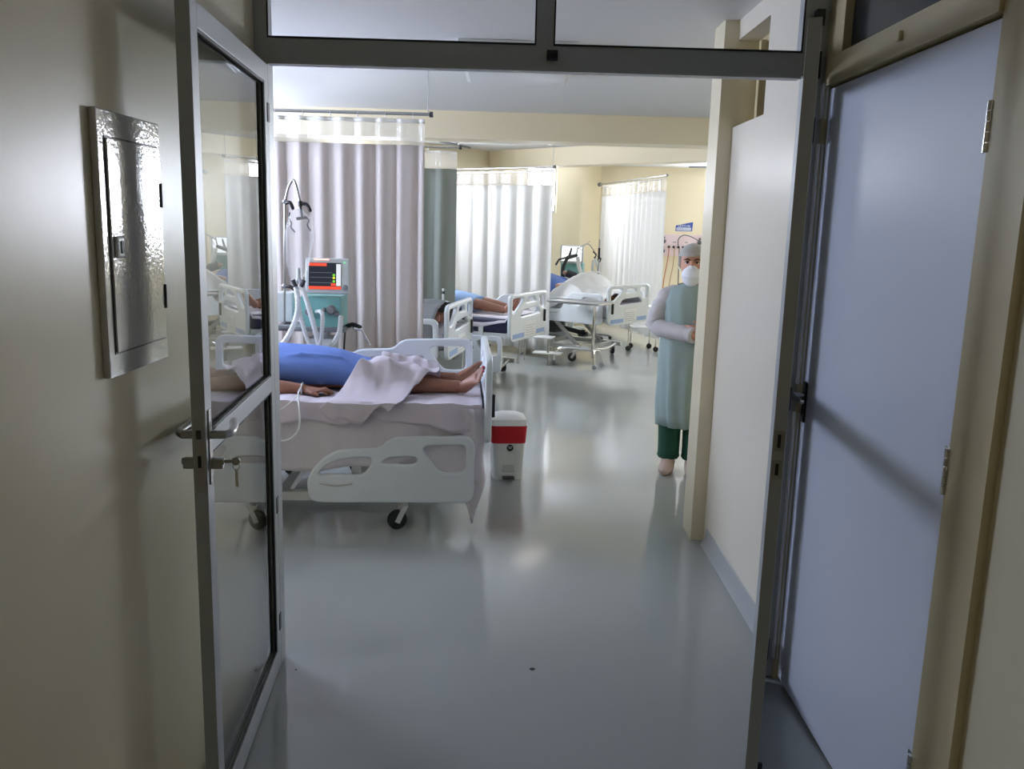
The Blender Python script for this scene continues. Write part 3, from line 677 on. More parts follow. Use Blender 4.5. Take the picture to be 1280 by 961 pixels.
bl = MB().grid(blank, 90, 90).build('blanket', 'blanket', None, solid=.006)
tag(bl, 'rumpled lilac-grey blanket over the legs of the nearest patient', 'blanket', 'blankets on the beds')

# ------------------------------------------------------------------ pedal bin
tb = thing('pedal_bin', 'white pedal bin with red bag rim by foot of nearest bed', 'bin', (.020, 5.45, 0), math.radians(6))
def tapered(b, w0, d0, w1, d1, z0, z1, r=.02):
    P = lambda w_, d_: rounded([(-w_/2, -d_/2), (w_/2, -d_/2), (w_/2, d_/2), (-w_/2, d_/2)], 3, .25)
    A, B = P(w0, d0), P(w1, d1)
    a = [b.bm.verts.new((x, y, z0)) for x, y in A]; c = [b.bm.verts.new((x, y, z1)) for x, y in B]; n_ = len(a)
    for i in range(n_): b.bm.faces.new((a[i], a[(i+1) % n_], c[(i+1) % n_], c[i]))
    b.bm.faces.new(list(reversed(a))); b.bm.faces.new(c); return b
k = tapered(MB(), .190, .20, .222, .235, .0, .36); k.build('bucket', 'wplas', tb)
k = tapered(MB(), .222, .235, .238, .25, .245, .362); k.build('red_liner', 'red', tb)
k = tapered(MB(), .245, .255, .225, .235, .360, .395); tapered(k, .225, .235, .13, .14, .395, .418); k.build('lid', 'wplas', tb)
k = MB(); k.lathe([(.021, -.001), (.021, .001)], (.008, -.1125, .215), axis='y'); lb = k.build('round_label', 'black', tb)
k = MB(); k.box((.008, -.1142, .221), (.026, .001, .005)); k.box((.008, -.1142, .211), (.02, .001, .003)); k.build('label_print', 'paper', lb)
k = MB(); k.span((-.04, -.105, .04), (.04, -.098, .135), bev=.002); k.build('pedal_recess', 'bedg', tb)
k = MB(); k.span((-.038, -.15, .018), (.038, -.095, .030), bev=.004); k.build('pedal', 'dark', tb)
k = MB(); k.span((-.045, -.112, .03), (.045, -.098, .05), bev=.003); k.build('pedal_sill', 'wplas', tb)

# ------------------------------------------------------------------ ventilator beside the nearest bed
ve = thing('ventilator', 'teal and grey breathing ventilator with lit screen behind nearest bed', 'ventilator', (-1.18, 5.60, 0), 0, 'ventilators by the beds')
k = MB(); k.span((-.135, -.10, .93), (.125, .14, 1.13), bev=.012); k.build('body', 'teal', ve)
k = MB(); k.span((-.30, -.13, .905), (.155, .16, .935), bev=.006); k.span((-.29, -.16, .925), (-.19, -.12, .945), bev=.003); k.build('tray', 'mid', ve)
k = MB(); k.span((-.06, -.05, .12), (.03, .05, .905), bev=.01); k.span((-.10, -.10, .62), (.07, .10, .86), bev=.01); k.build('column', 'tealp', ve)
for a_ in range(4):
    an = PI/4+a_*PI/2+.2
    k = MB(); k.loft([(-.015, 0, .12), (-.015+.30*math.cos(an), .30*math.sin(an), .10)], [(.03, .022), (.022, .016)], seg=10); lg = k.build('leg', 'tealp', ve)
    k = MB(); p = (-.015+.29*math.cos(an), .29*math.sin(an), .042); k.loft([Vector(p)+Vector((0, -.014, 0)), Vector(p)+Vector((0, .014, 0))], .04, seg=20); k.build('wheel', 'rubber', lg)
Rs = Matrix.Rotation(.16, 3, 'X') @ Matrix.Rotation(.0, 3, 'Z')
scn = bpy.data.objects.new('monitor', None)
me = MB(); me.box((0, 0, 0), (.275, .045, .225), bev=.012); me = me.build('monitor', 'tealp', ve); me.location = (.04, -.08, 1.255); me.rotation_euler = (-.17, 0, .10)
def on(name, x0, x1, z0, z1, m, y=-.0245):
    MB().span((x0, y-.0008, z0), (x1, y, z1)).build(name, m, me)
on('screen', -.115, .085, -.085, .082, 'scr'); 
on('alarm_bar', -.115, -.005, .061, .080, 'sred', -.0255); on('alarm_bar', -.115, .085, -.085, -.066, 'sred', -.0255)
on('button_column', .055, .083, -.062, .075, 'swht', -.0255)
for z in (.018, -.012, -.045): on('trace_line', -.108, .03, z, z+.003, 'sgry', -.0255)
for z, m_ in ((.005, 'sgrn'), (-.012, 'syel'), (-.034, 'sgrn')):
    k = MB(); k.lathe([(.008, -.001), (.008, .001)], (.040, -.0255, z), axis='y'); k.build('status_dot', m_, me)
on('status_box', .022, .052, -.062, -.046, 'sred', -.0258)
on('alarm_light', -.085, .01, .098, .106, 'lred', -.0235)
k = MB(); k.ball((.105, -.024, .085), .004); k.build('led', 'lgrn', me)
k = MB(); k.lathe([(.017, 0), (.017, -.016), (.013, -.02)], (.112, -.022, -.072), axis='y'); k.build('knob', 'mid', me)
for (x, z, r_) in ((.065, 1.045, .030), (.02, 1.045, .014), (.10, 1.02, .018), (-.08, 1.03, .022)):
    k = MB(); k.lathe([(r_, 0), (r_, -.018), (r_*.7, -.034)], (x, -.10, z), axis='y'); k.build('port', 'mid', ve)
k = MB(); k.span((-.31, -.02, .95), (-.20, .12, 1.14), bev=.01); k.build('humidifier', 'tealp', ve)
# support arm
sa = thing('support_arm', 'thin steel tube support arm with black clamps above ventilator', 'support arm', (-1.415, 5.50, .935), 0, 'hose support arms')
k = MB(); k.tube([(0, 0, 0), (.018, 0, .765)], .007); k.ball((.018, 0, .775), .016); k.ball((.004, 0, .252), .017); k.build('pole', 'steel', sa)
k = MB(); k.tube([(.020, 0, .775), (.045, -.01, .86), (.078, -.02, .905), (.10, -.03, .86), (.12, -.04, .775)], .008, smooth=4); k.build('boom', 'steel', sa)
for P_ in ([(.03, -.01, .765), (.055, -.02, .770), (.072, -.02, .735)], [(.13, -.04, .765), (.165, -.045, .760), (.185, -.05, .725)], [(.02, -.01, .252), (.05, -.02, .250), (.075, -.02, .232)]):
    k = MB(); k.chain(spline(P_, 3), [.011]*7); k.build('clamp_lever', 'black', sa)
k = MB(); k.cyl((.122, -.042, .78), (.124, -.042, .745), .012); k.cyl((.124, -.042, .75), (.134, -.042, .68), .007); k.cyl((.10, -.042, .672), (.165, -.042, .680), .009); k.build('hose_clamp', 'black', sa)
for P_ in ([(.055, -.03, .71), (.05, -.03, .67), (.065, -.03, .645), (.06, -.03, .62), (.085, -.03, .59)], [(.145, -.04, .69), (.175, -.04, .665), (.165, -.04, .635), (.185, -.04, .60)]):
    k = MB(); k.tube(P_, .005, smooth=3); k.build('hook_strap', 'black', sa)
# plastic sleeve + y-piece + hoses
bg = MB()
prof = [(1.665, .012, .02), (1.62, .05, .07), (1.52, .062, .085), (1.40, .056, .08), (1.33, .05, .075), (1.26, .03, .05), (1.235, .012, .018)]
bg.loft([(-1.305+.01*math.sin(i), 5.43, z) for i, (z, a_, b_) in enumerate(prof)], [(b_, a_*.5) for (z, a_, b_) in prof], up=(0, 1, 0), seg=24)
for v in bg.bm.verts:
    q = 1+.35*nz(v.co.x*14, v.co.y*14, v.co.z*9); c_ = Vector((-1.305, 5.43, v.co.z)); v.co = c_+(v.co-c_)*q
tag(bg.build('plastic_sleeve', 'bag'), 'clear crinkled plastic sleeve hanging from the steel support arm', 'plastic sleeve')
br = thing('breathing_circuit', 'white corrugated breathing hoses looping in front of the ventilator', 'breathing hose', (-1.296, 5.42, 1.24), 0)
def hose(P_, r, name='hose'):
    pts = spline([Vector(p)-Vector((-1.296, 5.42, 1.24)) for p in P_], 14); k = MB()
    k.loft(pts, [r*(1.0+.10*math.sin(i*2.1)) for i in range(len(pts))], seg=12); k.build(name, 'hose', br)
hose([(-1.315, 5.41, 1.19), (-1.30, 5.39, 1.10), (-1.31, 5.37, 1.00), (-1.36, 5.34, .88), (-1.43, 5.31, .80), (-1.52, 5.22, .78)], .017)
hose([(-1.275, 5.41, 1.19), (-1.235, 5.38, 1.08), (-1.20, 5.36, .97), (-1.165, 5.35, .85), (-1.13, 5.36, .825), (-1.08, 5.39, .855), (-1.05, 5.42, .92), (-1.05, 5.47, 1.01)], .016)
hose([(-1.305, 5.40, 1.10), (-1.275, 5.37, .99), (-1.235, 5.35, .87), (-1.19, 5.34, .815), (-1.155, 5.345, .86), (-1.15, 5.38, .95), (-1.155, 5.42, 1.02), (-1.18, 5.47, 1.035), (-1.21, 5.50, 1.03)], .0135)
k = MB(); k.chain([(0, -.02, .06), (0, -.02, .0)], [.012, .012]); k.chain([(0, -.02, .01), (-.018, -.02, -.04)], [.012, .013]); k.chain([(0, -.02, .01), (.022, -.02, -.04)], [.012, .013]); k.build('y_piece', 'tealp', br)
for s_ in (-1, 1):
    k = MB(); k.cyl((s_*.034, -.025, -.005), (s_*.016, -.025, -.045), .014); k.build('hose_cuff', 'dark', br)
# lamp / handle at the right of the ventilator
sl = thing('clamp_arm', 'black and chrome jointed clamp arm right of the teal ventilator', 'clamp arm', (-1.03, 5.57, .92), 0)
k = MB(); k.chain(spline([(.0, 0, .015), (.04, -.01, .028), (.085, -.02, .015)], 4), [.014]*9); k.build('grip', 'black', sl)
k = MB(); k.chain([(.05, -.01, .005), (.10, -.02, .0)], [.014, .012]); k.chain([(.10, -.02, .0), (.15, -.03, -.10)], [.008, .006]); k.build('rod', 'chrome', sl)
tag(MB().tube([(-1.048, 5.60, .90), (-1.05, 5.57, .80), (-1.052, 5.56, .68), (-1.06, 5.57, .50), (-1.10, 5.6, .30)], .006, smooth=5).build('power_cable', 'black'), 'black power cable hanging straight down from the ventilator tray', 'cable')

# ------------------------------------------------------------------ patients in the other beds
def place(o, origin, rz): o.location = origin; o.rotation_euler = (0, 0, rz)
# second bed: a covered shape
pb = thing('person', 'patient lying under grey covers in the second bed behind curtain edge', 'person', (-.405, 7.64, 0), rzB, 'patients lying in bed')
b = MB()
for yy in (-.12, .10):
    b.loft(spline([(-1.05, yy, .80), (-.62, yy, .86), (-.20, yy, .765)], 4), [.085, .08, .075, .07, .062, .055, .05, .045, .04], seg=12)
    b.chain([(-.22, yy, .745), (-.19, yy, .77), (-.18, yy, .80)], [.034, .032, .022])
b.loft([(-.95, 0, .80), (-1.3, 0, .815), (-1.6, 0, .82)], [(.16, .10), (.17, .105), (.15, .09)], seg=18); b.ball((-1.82, 0, .83), (.11, .08, .10)); b.chain([(-1.6, 0, .82), (-1.78, 0, .83)], [.06, .055])
for s_ in (-1, 1): b.loft(spline([(-1.58, s_*.2, .80), (-1.32, s_*.26, .76), (-1.05, s_*.24, .75)], 4), [.05, .048, .046, .044, .04, .04, .037, .034, .03], seg=10); b.ball((-1.0, s_*.24, .745), (.05, .04, .022))
organic(b, 'body', 'skinl', pb, .011, 3)
cv = MB().grid(lambda u, v: Vector((-1.68+u*1.54, -.47+v*.94, .72+.235*max(0, math.cos((v-.5)*PI))**.55*(1-.15*u)+.025*nz(u*9, v*8, 3)-(.18*max(0, .08-v)/.08)-(.18*max(0, v-.92)/.08))), 50, 40).build('blanket', 'mid', None, solid=.006)
place(cv, (-.405, 7.64, 0), rzB); tag(cv, 'dark grey blanket heaped on the second bed', 'blanket', 'blankets on the beds')
# third bed: bare legs and a pale blue gown
pc = thing('person', 'barefoot patient in pale blue gown on the navy mattress', 'person', (.227, 8.825, 0), rzC, 'patients lying in bed')
b = MB()
for yy, tx in ((-.13, -.09), (.06, -.12)):
    b.loft(spline([(-1.02, yy*.8, .79), (-.58, yy, .79), (-.22, yy, .745)], 4), [.085, .08, .075, .068, .060, .056, .050, .042, .036], seg=14)
    foot(b, Vector((-.20, yy, .735)), Vector((tx, yy-.02, .90)), (0, -1 if yy > 0 else 1, 0))
b.loft([(-.95, -.02, .79), (-1.3, -.02, .81), (-1.6, -.02, .82)], [(.16, .095), (.17, .105), (.15, .09)], seg=18); b.chain([(-1.6, -.02, .82), (-1.76, -.02, .84)], [.06, .055]); b.ball((-1.83, -.02, .85), (.11, .078, .10))
for s_ in (-1, 1): b.loft(spline([(-1.58, s_*.2, .80), (-1.32, s_*.27, .76), (-1.08, s_*.25, .745)], 4), [.05, .048, .046, .044, .04, .04, .037, .034, .03], seg=10); b.ball((-1.02, s_*.25, .74), (.05, .04, .02))
organic(b, 'body', 'skin', pc, .008, 3)
g = MB(); g.loft([(-.55, -.03, .775), (-.75, -.03, .80), (-1.0, -.02, .80), (-1.3, -.02, .81), (-1.6, -.02, .81)], [(.21, .085), (.215, .10), (.215, .105), (.21, .115), (.20, .11)], seg=22)
for s_ in (-1, 1): g.chain([(-1.56, s_*.19-.02, .80), (-1.36, s_*.25-.02, .775)], [.07, .062])
g.chain([(-.6, -.15, .82), (-1.1, -.12, .90)], [.03, .03]); g.chain([(-.62, .06, .84), (-1.0, .02, .905)], [.025, .03])
organic(g, 'gown', 'lblue', pc, .011, 4)
sc_ = MB().grid(lambda u, v: Vector((-2.0+u*1.93, -.45+v*.9, .697+.006*nz(u*20, v*8, 2)-(.07+.03*math.sin(u*17))*max(0, .06-v)/.06-(.06)*max(0, v-.94)/.06)), 70, 30).build('bed_sheet', 'sheet', None, solid=.005)
place(sc_, (.227, 8.825, 0), rzC); tag(sc_, 'thin white sheet on top of the navy mattress', 'bed sheet', 'sheets on the beds')
# far bed: knees under a white sheet, bent arm
pd_ = thing('person', 'patient in blue gown with bent arm on the farthest bed', 'person', (1.46, 10.375, 0), rzD, 'patients lying in bed')
b = MB()
for yy in (-.12, .12):
    b.loft(spline([(-1.05, yy, .79), (-.66, yy, .86), (-.30, yy, .745)], 4), [.085, .08, .075, .068, .060, .056, .050, .042, .038], seg=12); b.chain([(-.28, yy, .74), (-.22, yy, .78), (-.21, yy, .81)], [.034, .03, .02])
b.loft([(-.98, 0, .80), (-1.25, 0, .86), (-1.55, 0, .98)], [(.16, .10), (.17, .11), (.15, .09)], seg=18); b.chain([(-1.55, 0, .98), (-1.70, 0, 1.06)], [.06, .055]); b.ball((-1.76, 0, 1.11), (.10, .078, .11))
b.loft(spline([(-1.50, .20, .96), (-1.26, .36, .87), (-1.02, .34, .84)], 4), [.052, .050, .048, .046, .046, .044, .040, .036, .032], seg=12)
b.loft(spline([(-1.02, .34, .84), (-.98, .36, .93), (-1.10, .28, .99)], 3), [.042, .040, .037, .034, .032, .029, .027], seg=12); b.ball((-1.12, .26, 1.0), (.04, .035, .03))
b.loft(spline([(-1.50, -.20, .96), (-1.26, -.28, .84), (-1.0, -.25, .75)], 4), [.05, .048, .046, .044, .042, .04, .037, .034, .03], seg=10); b.ball((-.95, -.25, .745), (.05, .04, .02))
organic(b, 'body', 'skinl', pd_, .009, 3)
g = MB(); g.loft([(-.92, 0, .78), (-1.1, 0, .83), (-1.3, 0, .885), (-1.56, 0, .97)], [(.22, .10), (.23, .13), (.22, .13), (.19, .11)], seg=22); g.chain([(-1.50, .20, .95), (-1.32, .32, .89), (-1.20, .36, .865)], [.08, .075, .07]); g.chain([(-1.5, -.2, .95), (-1.32, -.27, .87)], [.08, .07])
organic(g, 'gown', 'blue', pd_, .012, 4)
k = MB(); k.loft([(-1.005, .345, .935), (-1.03, .33, .965), (-1.115, .272, 1.0)], [.050, .052, .047], seg=16); k.build('pressure_cuff', 'dark', pd_)['label'] = 'dark blood pressure cuff on the bent arm'
k = MB().grid(lambda u, v: Vector((-.88+u*.78, -.48+v*.96, .712+.015+.205*math.exp(-((u-.34)/.27)**2)*max(0, math.cos((v-.5)*2.2))**.5+.105*max(0, math.cos((v-.5)*PI))**.6+.02*nz(u*9, v*8, 6)-.16*max(0, .07-v)/.07-.16*max(0, v-.93)/.07)), 50, 40).build('blanket', 'paper', None, solid=.006)
place(k, (1.46, 10.375, 0), rzD); tag(k, 'white sheet tented over raised knees on the farthest bed', 'blanket', 'blankets on the beds')
k = MB(); k.loft([(-1.70, -.32, .80), (-1.74, -.1, .92), (-1.74, .1, .92), (-1.70, .32, .80)], [(.05, .06), (.11, .16), (.11, .16), (.05, .06)], seg=16); k = organic(k, 'pillow', 'sheet', None, .015, 6); place(k, (1.46, 10.375, 0), rzD); tag(k, 'white pillow propping up the patient on the farthest bed', 'pillow')

# ------------------------------------------------------------------ overbed table, stool, stands in the distance
def wheel_at(parent, x, y, r=.028, m='mid'):
    k = MB(); k.loft([(x, y-.012, r), (x, y-.009, r), (x, y+.009, r), (x, y+.012, r)], [r*.85, r, r, r*.85], seg=18); k.cyl((x, y, r), (x, y, r*2.4), .008, seg=8); k.build('caster', m, parent)
ot = thing('overbed_table', 'chrome overbed table on casters beside the farthest bed', 'overbed table', (.82, 9.93, 0), math.radians(-34))
k = MB(); k.span((-.34, -.17, .735), (.34, .17, .752), bev=.006); k.tube([(-.34, -.17, .755), (.34, -.17, .755), (.34, .17, .755), (-.34, .17, .755)], .009, closed=True); k.build('tray_top', 'steel', ot)
k = MB(); k.tube([(.20, .0, .735), (.20, .0, .12)], .017); k.build('post', 'chrome', ot)
k = MB(); k.tube([(-.27, -.06, .05), (-.265, -.06, .14), (-.20, -.06, .20), (-.08, -.05, .21), (.20, 0, .21)], .013, smooth=4); k.tube([(.20, 0, .21), (.235, -.03, .19), (.255, -.05, .05)], .013, smooth=4); k.tube([(.20, .0, .2), (.20, .15, .19), (.22, .20, .05)], .012, smooth=4); k.build('base_tube', 'chrome', ot)
for (x, y) in ((-.27, -.06), (.255, -.05), (.22, .20)): wheel_at(ot, x, y)
ss = thing('step_stool', 'small steel step stool under foot of the third bed', 'step stool', (.36, 10.15, 0), math.radians(-15))
for (x, y) in ((-.19, -.14), (.17, -.14), (-.19, .16), (.17, .16)):
    k = MB(); k.tube([(x, y, .008), (x*.95, y*.9, .30)], .012); k.cyl((x, y, 0), (x, y, .02), .015); k.build('leg', 'steel', ss)
k = MB(); k.span((-.20, .0, .29), (.18, .18, .305), bev=.004); k.build('top_step', 'wplas', ss); k = MB(); k.span((-.02, -.17, .13), (.32, -.0, .145), bev=.004); k.build('lower_step', 'wplas', ss)
ws = thing('wheeled_stand', 'low chrome stand on black casters behind the farthest footboard', 'stand', (1.80, 11.45, 0), 0)
for (x, y) in ((-.20, -.13), (.16, -.15), (-.13, .15), (.12, .15)):
    wheel_at(ws, x, y, .035, 'rubber'); k = MB(); k.tube([(x, y, .07), (x, y, .58)], .010); k.build('leg', 'chrome', ws)
k = MB(); k.span((-.17, -.15, .30), (.14, .15, .318), bev=.005); k.build('shelf', 'wplas', ws)
k = MB(); k.span((-.22, -.17, .57), (.19, .17, .585), bev=.005); k.build('top', 'wplas', ws)
# ventilator at the far bed
vf = thing('ventilator', 'teal ventilator with glaring screen behind patient of farthest bed', 'ventilator', (.94, 12.85, 0), math.radians(-12), 'ventilators by the beds')
k = MB(); k.span((-.16, -.12, .86), (.16, .14, 1.07), bev=.012); k.build('body', 'teal', vf)
k = MB(); k.box((0, 0, 0), (.34, .05, .26), bev=.012); mo = k.build('monitor', 'tealp', vf); mo.location = (0, -.12, 1.19); mo.rotation_euler = (-.2, 0, 0)
k = MB(); k.span((-.145, -.0275, -.10), (.145, -.026, .11)); k.build('screen', 'sbright', mo)
k = MB(); k.span((-.05, -.05, .1), (.05, .05, .86), bev=.01); k.build('column', 'tealp', vf)
for a_ in range(4):
    an = PI/4+a_*PI/2; k = MB(); k.loft([(0, 0, .11), (.26*math.cos(an), .26*math.sin(an), .09)], [(.03, .02), (.02, .015)], seg=10); lg = k.build('leg', 'tealp', vf)
    p = Vector((.25*math.cos(an), .25*math.sin(an), .036)); k = MB(); k.loft([p-Vector((0, .013, 0)), p+Vector((0, .013, 0))], .034, seg=16); k.build('wheel', 'rubber', lg)
sa2 = thing('support_arm', 'black jointed hose support arm in front of the farthest ventilator', 'support arm', (.86, 12.55, .95), 0, 'hose support arms')
k = MB(); k.chain(spline([(-.06, 0, -.20), (-.08, -.02, .02), (-.04, -.04, .16), (.0, -.05, .22), (.03, -.05, .33)], 4), [.028, .028, .027, .026, .026, .025, .025, .024, .024, .024, .023, .022, .02, .018, .016, .014, .012]); k.build('arm', 'dark', sa2)
k = MB(); k.chain([(-.02, -.05, .20), (.10, -.05, .235)], [.03, .024]); k.chain([(-.18, -.03, .10), (-.14, -.03, .17), (-.04, -.05, .20)], [.016, .014, .014]); k.build('joint', 'dark', sa2)
k = MB(); k.chain([(.10, -.05, .235), (.12, -.05, .35)], [.010, .008]); k.tube([(.14, -.04, .26), (.22, -.02, .38), (.29, 0, .44)], .004); k.build('rod', 'steel', sa2)
for (x, z) in ((.37, .24), (.39, .16), (.44, .18)):
    k = MB(); k.chain([(x-.02, 0, z+.05), (x+.02, 0, z+.01), (x+.005, 0, z-.03)], [.012, .012, .009]); k.build('clamp_lever', 'black', sa2)
k = MB(); k.tube([(.12, -.05, .33), (.26, -.02, .40), (.36, 0, .30)], .008, smooth=4); k.build('boom', 'steel', sa2)
bh = MB(); bh.tube([(.98, 12.46, 1.16), (1.02, 12.40, .96), (1.10, 12.32, .84), (1.16, 12.25, .74)], .03, 12, smooth=6); bh.tube([(1.23, 12.5, 1.15), (1.28, 12.48, 1.0), (1.25, 12.46, .92), (1.20, 12.48, 1.0), (1.21, 12.5, 1.12)], .022, 12, smooth=6)
tag(bh.build('breathing_hose', 'hose'), 'white breathing hose in front of the farthest ventilator', 'breathing hose')
ms = thing('patient_monitor', 'small oval white monitor on pole beside the far right curtain', 'monitor', (1.25, 12.45, 0), 0)
k = MB(); k.tube([(.03, 0, .05), (.03, 0, 1.42)], .010); k.build('pole', 'steel', ms)
k = MB(); k.box((-.02, -.05, .90), (.17, .07, .15), Matrix.Rotation(-.3, 3, 'X'), bev=.03, seg=4); hd = k.build('monitor_head', 'wplas', ms)
k = MB(); k.box((-.02, -.092, .905), (.12, .01, .085), Matrix.Rotation(-.3, 3, 'X'), bev=.003); k.build('screen', 'dark', hd)
k = MB(); k.cyl((.03, 0, 1.14), (.03, 0, 1.30), .016); k.build('grip', 'black', ms)
for a_ in range(5):
    an = a_*2*PI/5; k = MB(); k.loft([(.03, 0, .07), (.03+.22*math.cos(an), .22*math.sin(an), .05)], .014, seg=8); lg = k.build('leg', 'mid', ms)
    p = Vector((.03+.21*math.cos(an), .21*math.sin(an), .025)); k = MB(); k.loft([p-Vector((0, .01, 0)), p+Vector((0, .01, 0))], .025, seg=14); k.build('wheel', 'rubber', lg)
# little drip stand tip behind the second bed's board
iv = thing('drip_stand', 'thin white drip pole tip above the second bed footboard', 'drip stand', (-.62, 8.35, 0), 0)
k = MB(); k.tube([(0, 0, .05), (0, 0, .96)], .011); k.ball((0, 0, .97), .014); k.build('pole', 'wplas', iv); k = MB(); k.cyl((0, 0, .93), (0, 0, .955), .016); k.build('collar', 'dark', iv)
for a_ in range(4):
    an = a_*PI/2+.4; k = MB(); k.loft([(0, 0, .06), (.2*math.cos(an), .2*math.sin(an), .015)], .012, seg=8); k.build('leg', 'wplas', iv)

# ------------------------------------------------------------------ gas panel and sign on the far wall
YW = 14.8
gpn = thing('gas_outlet_panel', 'pale pink medical gas panel on far wall with dark outlets', 'gas panel', (2.92, YW, 1.10), 0)
k = MB(); k.span((-.36, -.06, .04), (.36, 0, .40), bev=.01); k.build('housing', 'pink', gpn)
for i, x in enumerate((-.24, -.16, -.08, 0, .07, .14)):
    k = MB(); k.lathe([(.022, 0), (.022, -.02), (.012, -.03)], (x, -.06, .19), axis='y'); k.build('outlet', 'black', gpn)
for (x, z) in ((-.33, .28), (.27, .27), (-.34, .12)):
    k = MB(); k.lathe([(.035, 0), (.035, -.03), (.02, -.06)], (x, -.06, z), axis='y'); k.box((x, -.08, z+.06), (.03, .03, .04), bev=.005); k.build('regulator', 'dark', gpn)
for x in (-.15, .05): k = MB(); k.box((x, -.061, .27), (.05, .004, .014)); k.build('label_plate', 'ink', gpn)
for nm, P_, m_, lb in (('cord', [(2.68, 14.70, 1.28), (2.66, 14.68, 1.05), (2.62, 14.68, .75), (2.60, 14.7, .35)], 'cord1', 'orange cord hanging from the left outlet of gas panel'),
                       ('cord', [(2.77, 14.70, 1.28), (2.76, 14.68, 1.0), (2.72, 14.68, .7), (2.71, 14.7, .3)], 'cord2', 'tan cord hanging from a middle outlet of gas panel'),
                       ('cord', [(2.85, 14.70, 1.28), (2.85, 14.67, 1.1), (2.86, 14.68, .8), (2.88, 14.7, .4)], 'dark', 'dark cord hanging just left of the nurse head'),
                       ('cord', [(2.83, 14.70, 1.30), (2.82, 14.66, 1.42), (2.90, 14.66, 1.49), (3.02, 14.66, 1.47), (3.18, 14.70, 1.40)], 'dark', 'dark looped cord arching over the front of gas panel')):
    tag(MB().tube(P_, .008, 8, smooth=6).build(nm, m_), lb, 'cord', 'cords on the gas panel')
sg = thing('wall_sign', 'small blue and white sign above the gas panel', 'sign', (2.92, YW, 1.555), 0)
k = MB(); k.prism([(-.135, -.004, 0), (.145, -.004, 0), (.155, -.004, .155), (-.13, -.004, .09)], (0, .004, 0)); k.build('sign_plate', 'sblue', sg)
k = MB(); k.span((-.12, -.0055, .012), (.125, -.004, .058)); k.build('white_band', 'paper', sg)
def text(name, s, size, loc_, m_, parent, sx=1.):
    cu = bpy.data.curves.new(name, 'FONT'); cu.body = s; cu.size = size; cu.extrude = .0008; cu.align_x = 'CENTER'
    o = bpy.data.objects.new(name, cu); COL.objects.link(o); dg = bpy.context.evaluated_depsgraph_get()
    me_ = bpy.data.meshes.new_from_object(o.evaluated_get(dg)); bpy.data.objects.remove(o); bpy.data.curves.remove(cu)
    me_.transform(Matrix.Rotation(PI/2, 4, 'X') @ Matrix.Diagonal((sx, 1, 1, 1))); me_.materials.clear(); o = link(name, me_, m_, parent); o.location = loc_; return o
text('lettering', 'LEITO-05', .052, (.01, -.006, .068), 'paper', sg); text('lettering', 'ENFERMARIA', .04, (.002, -.0065, .021), 'sblue', sg)

# ------------------------------------------------------------------ the nurse at the pillar
NX, NY = 1.188, 5.66
nu_ = thing('person', 'nurse in pale green gown, cap and white mask beside the pillar', 'person', (NX, NY, 0), math.radians(-13))
b = MB()
b.loft([(0, .02, .66), (0, .015, .80), (0, .01, .92), (0, .0, 1.08), (0, .005, 1.18), (0, .02, 1.235)], [(.155, .11), (.17, .12), (.15, .105), (.155, .11), (.165, .10), (.09, .07)], up=(0, 1, 0), seg=22)
for s_ in (-1, 1):
    b.loft(spline([(s_*.085, .01, .78), (s_*.078, 0, .43), (s_*.075, .02, .09)], 4), [.085, .080, .074, .064, .056, .054, .050, .042, .037], seg=14)
    b.loft([(s_*.075, .045, .045), (s_*.078, -.03, .042), (s_*.085, -.11, .030), (s_*.088, -.16, .026)], [(.034, .040), (.038, .040), (.042, .026), (.034, .020)], up=(0, 0, 1), seg=14)
    # arms folded in front
    S0, E0, W0 = Vector((s_*.140, .01, 1.172)), Vector((s_*.195, -.03, .985)), Vector((.07+s_*.04, -.205+.02*s_, .965+.015*s_))
    b.loft(spline([S0, (S0+E0)/2+Vector((s_*.01, 0, 0)), E0, (E0+W0)/2, W0], 3), [.052, .05, .048, .046, .044, .042, .041, .040, .038, .036, .033, .029, .027], seg=12); b.ball(S0, .056)
    pm = W0+Vector((-s_*.04, -.012, 0)); b.loft([W0, pm, pm+Vector((-s_*.03, 0, 0))], [(.024, .026), (.016, .036), (.014, .036)], up=(0, 0, 1), seg=12)
    for i in range(4):
        z = .026-i*.0175; p0 = pm+Vector((-s_*.028, 0, z)); l_ = (.058, .068, .064, .05)[i]
        b.chain([p0, p0+Vector((-s_*l_*.45, -.008, 0)), p0+Vector((-s_*l_*.8, .004, 0)), p0+Vector((-s_*l_, .016, 0))], [.009, .0085, .008, .007])
    b.chain([W0+Vector((-s_*.015, -.012, .022)), W0+Vector((-s_*.04, -.022, .046)), W0+Vector((-s_*.07, -.02, .055))], [.012, .010, .0085])
b.chain([(0, .02, 1.22), (0, .012, 1.31)], [.052, .050])
b.loft([(0, -.005, 1.272), (0, -.010, 1.31), (0, 0, 1.36), (0, .008, 1.41), (0, .012, 1.455), (0, .015, 1.492), (0, .015, 1.506)], [(.032, .045), (.055, .072), (.068, .088), (.072, .094), (.070, .092), (.048, .065), (.02, .03)], up=(0, 1, 0), seg=22)
b.ball((0, .03, 1.42), (.074, .085, .08)); b.chain([(0, -.088, 1.40), (0, -.108, 1.365)], [.010, .014]); b.ball((0, -.088, 1.325), (.026, .012, .012)); b.ball((-.074, .02, 1.385), (.010, .018, .030)); b.ball((.074, .02, 1.385), (.010, .018, .030))
for s_ in (-1, 1): b.ball((s_*.032, -.078, 1.418), (.022, .010, .006))
organic(b, 'body', 'skinl', nu_, .005, 3)
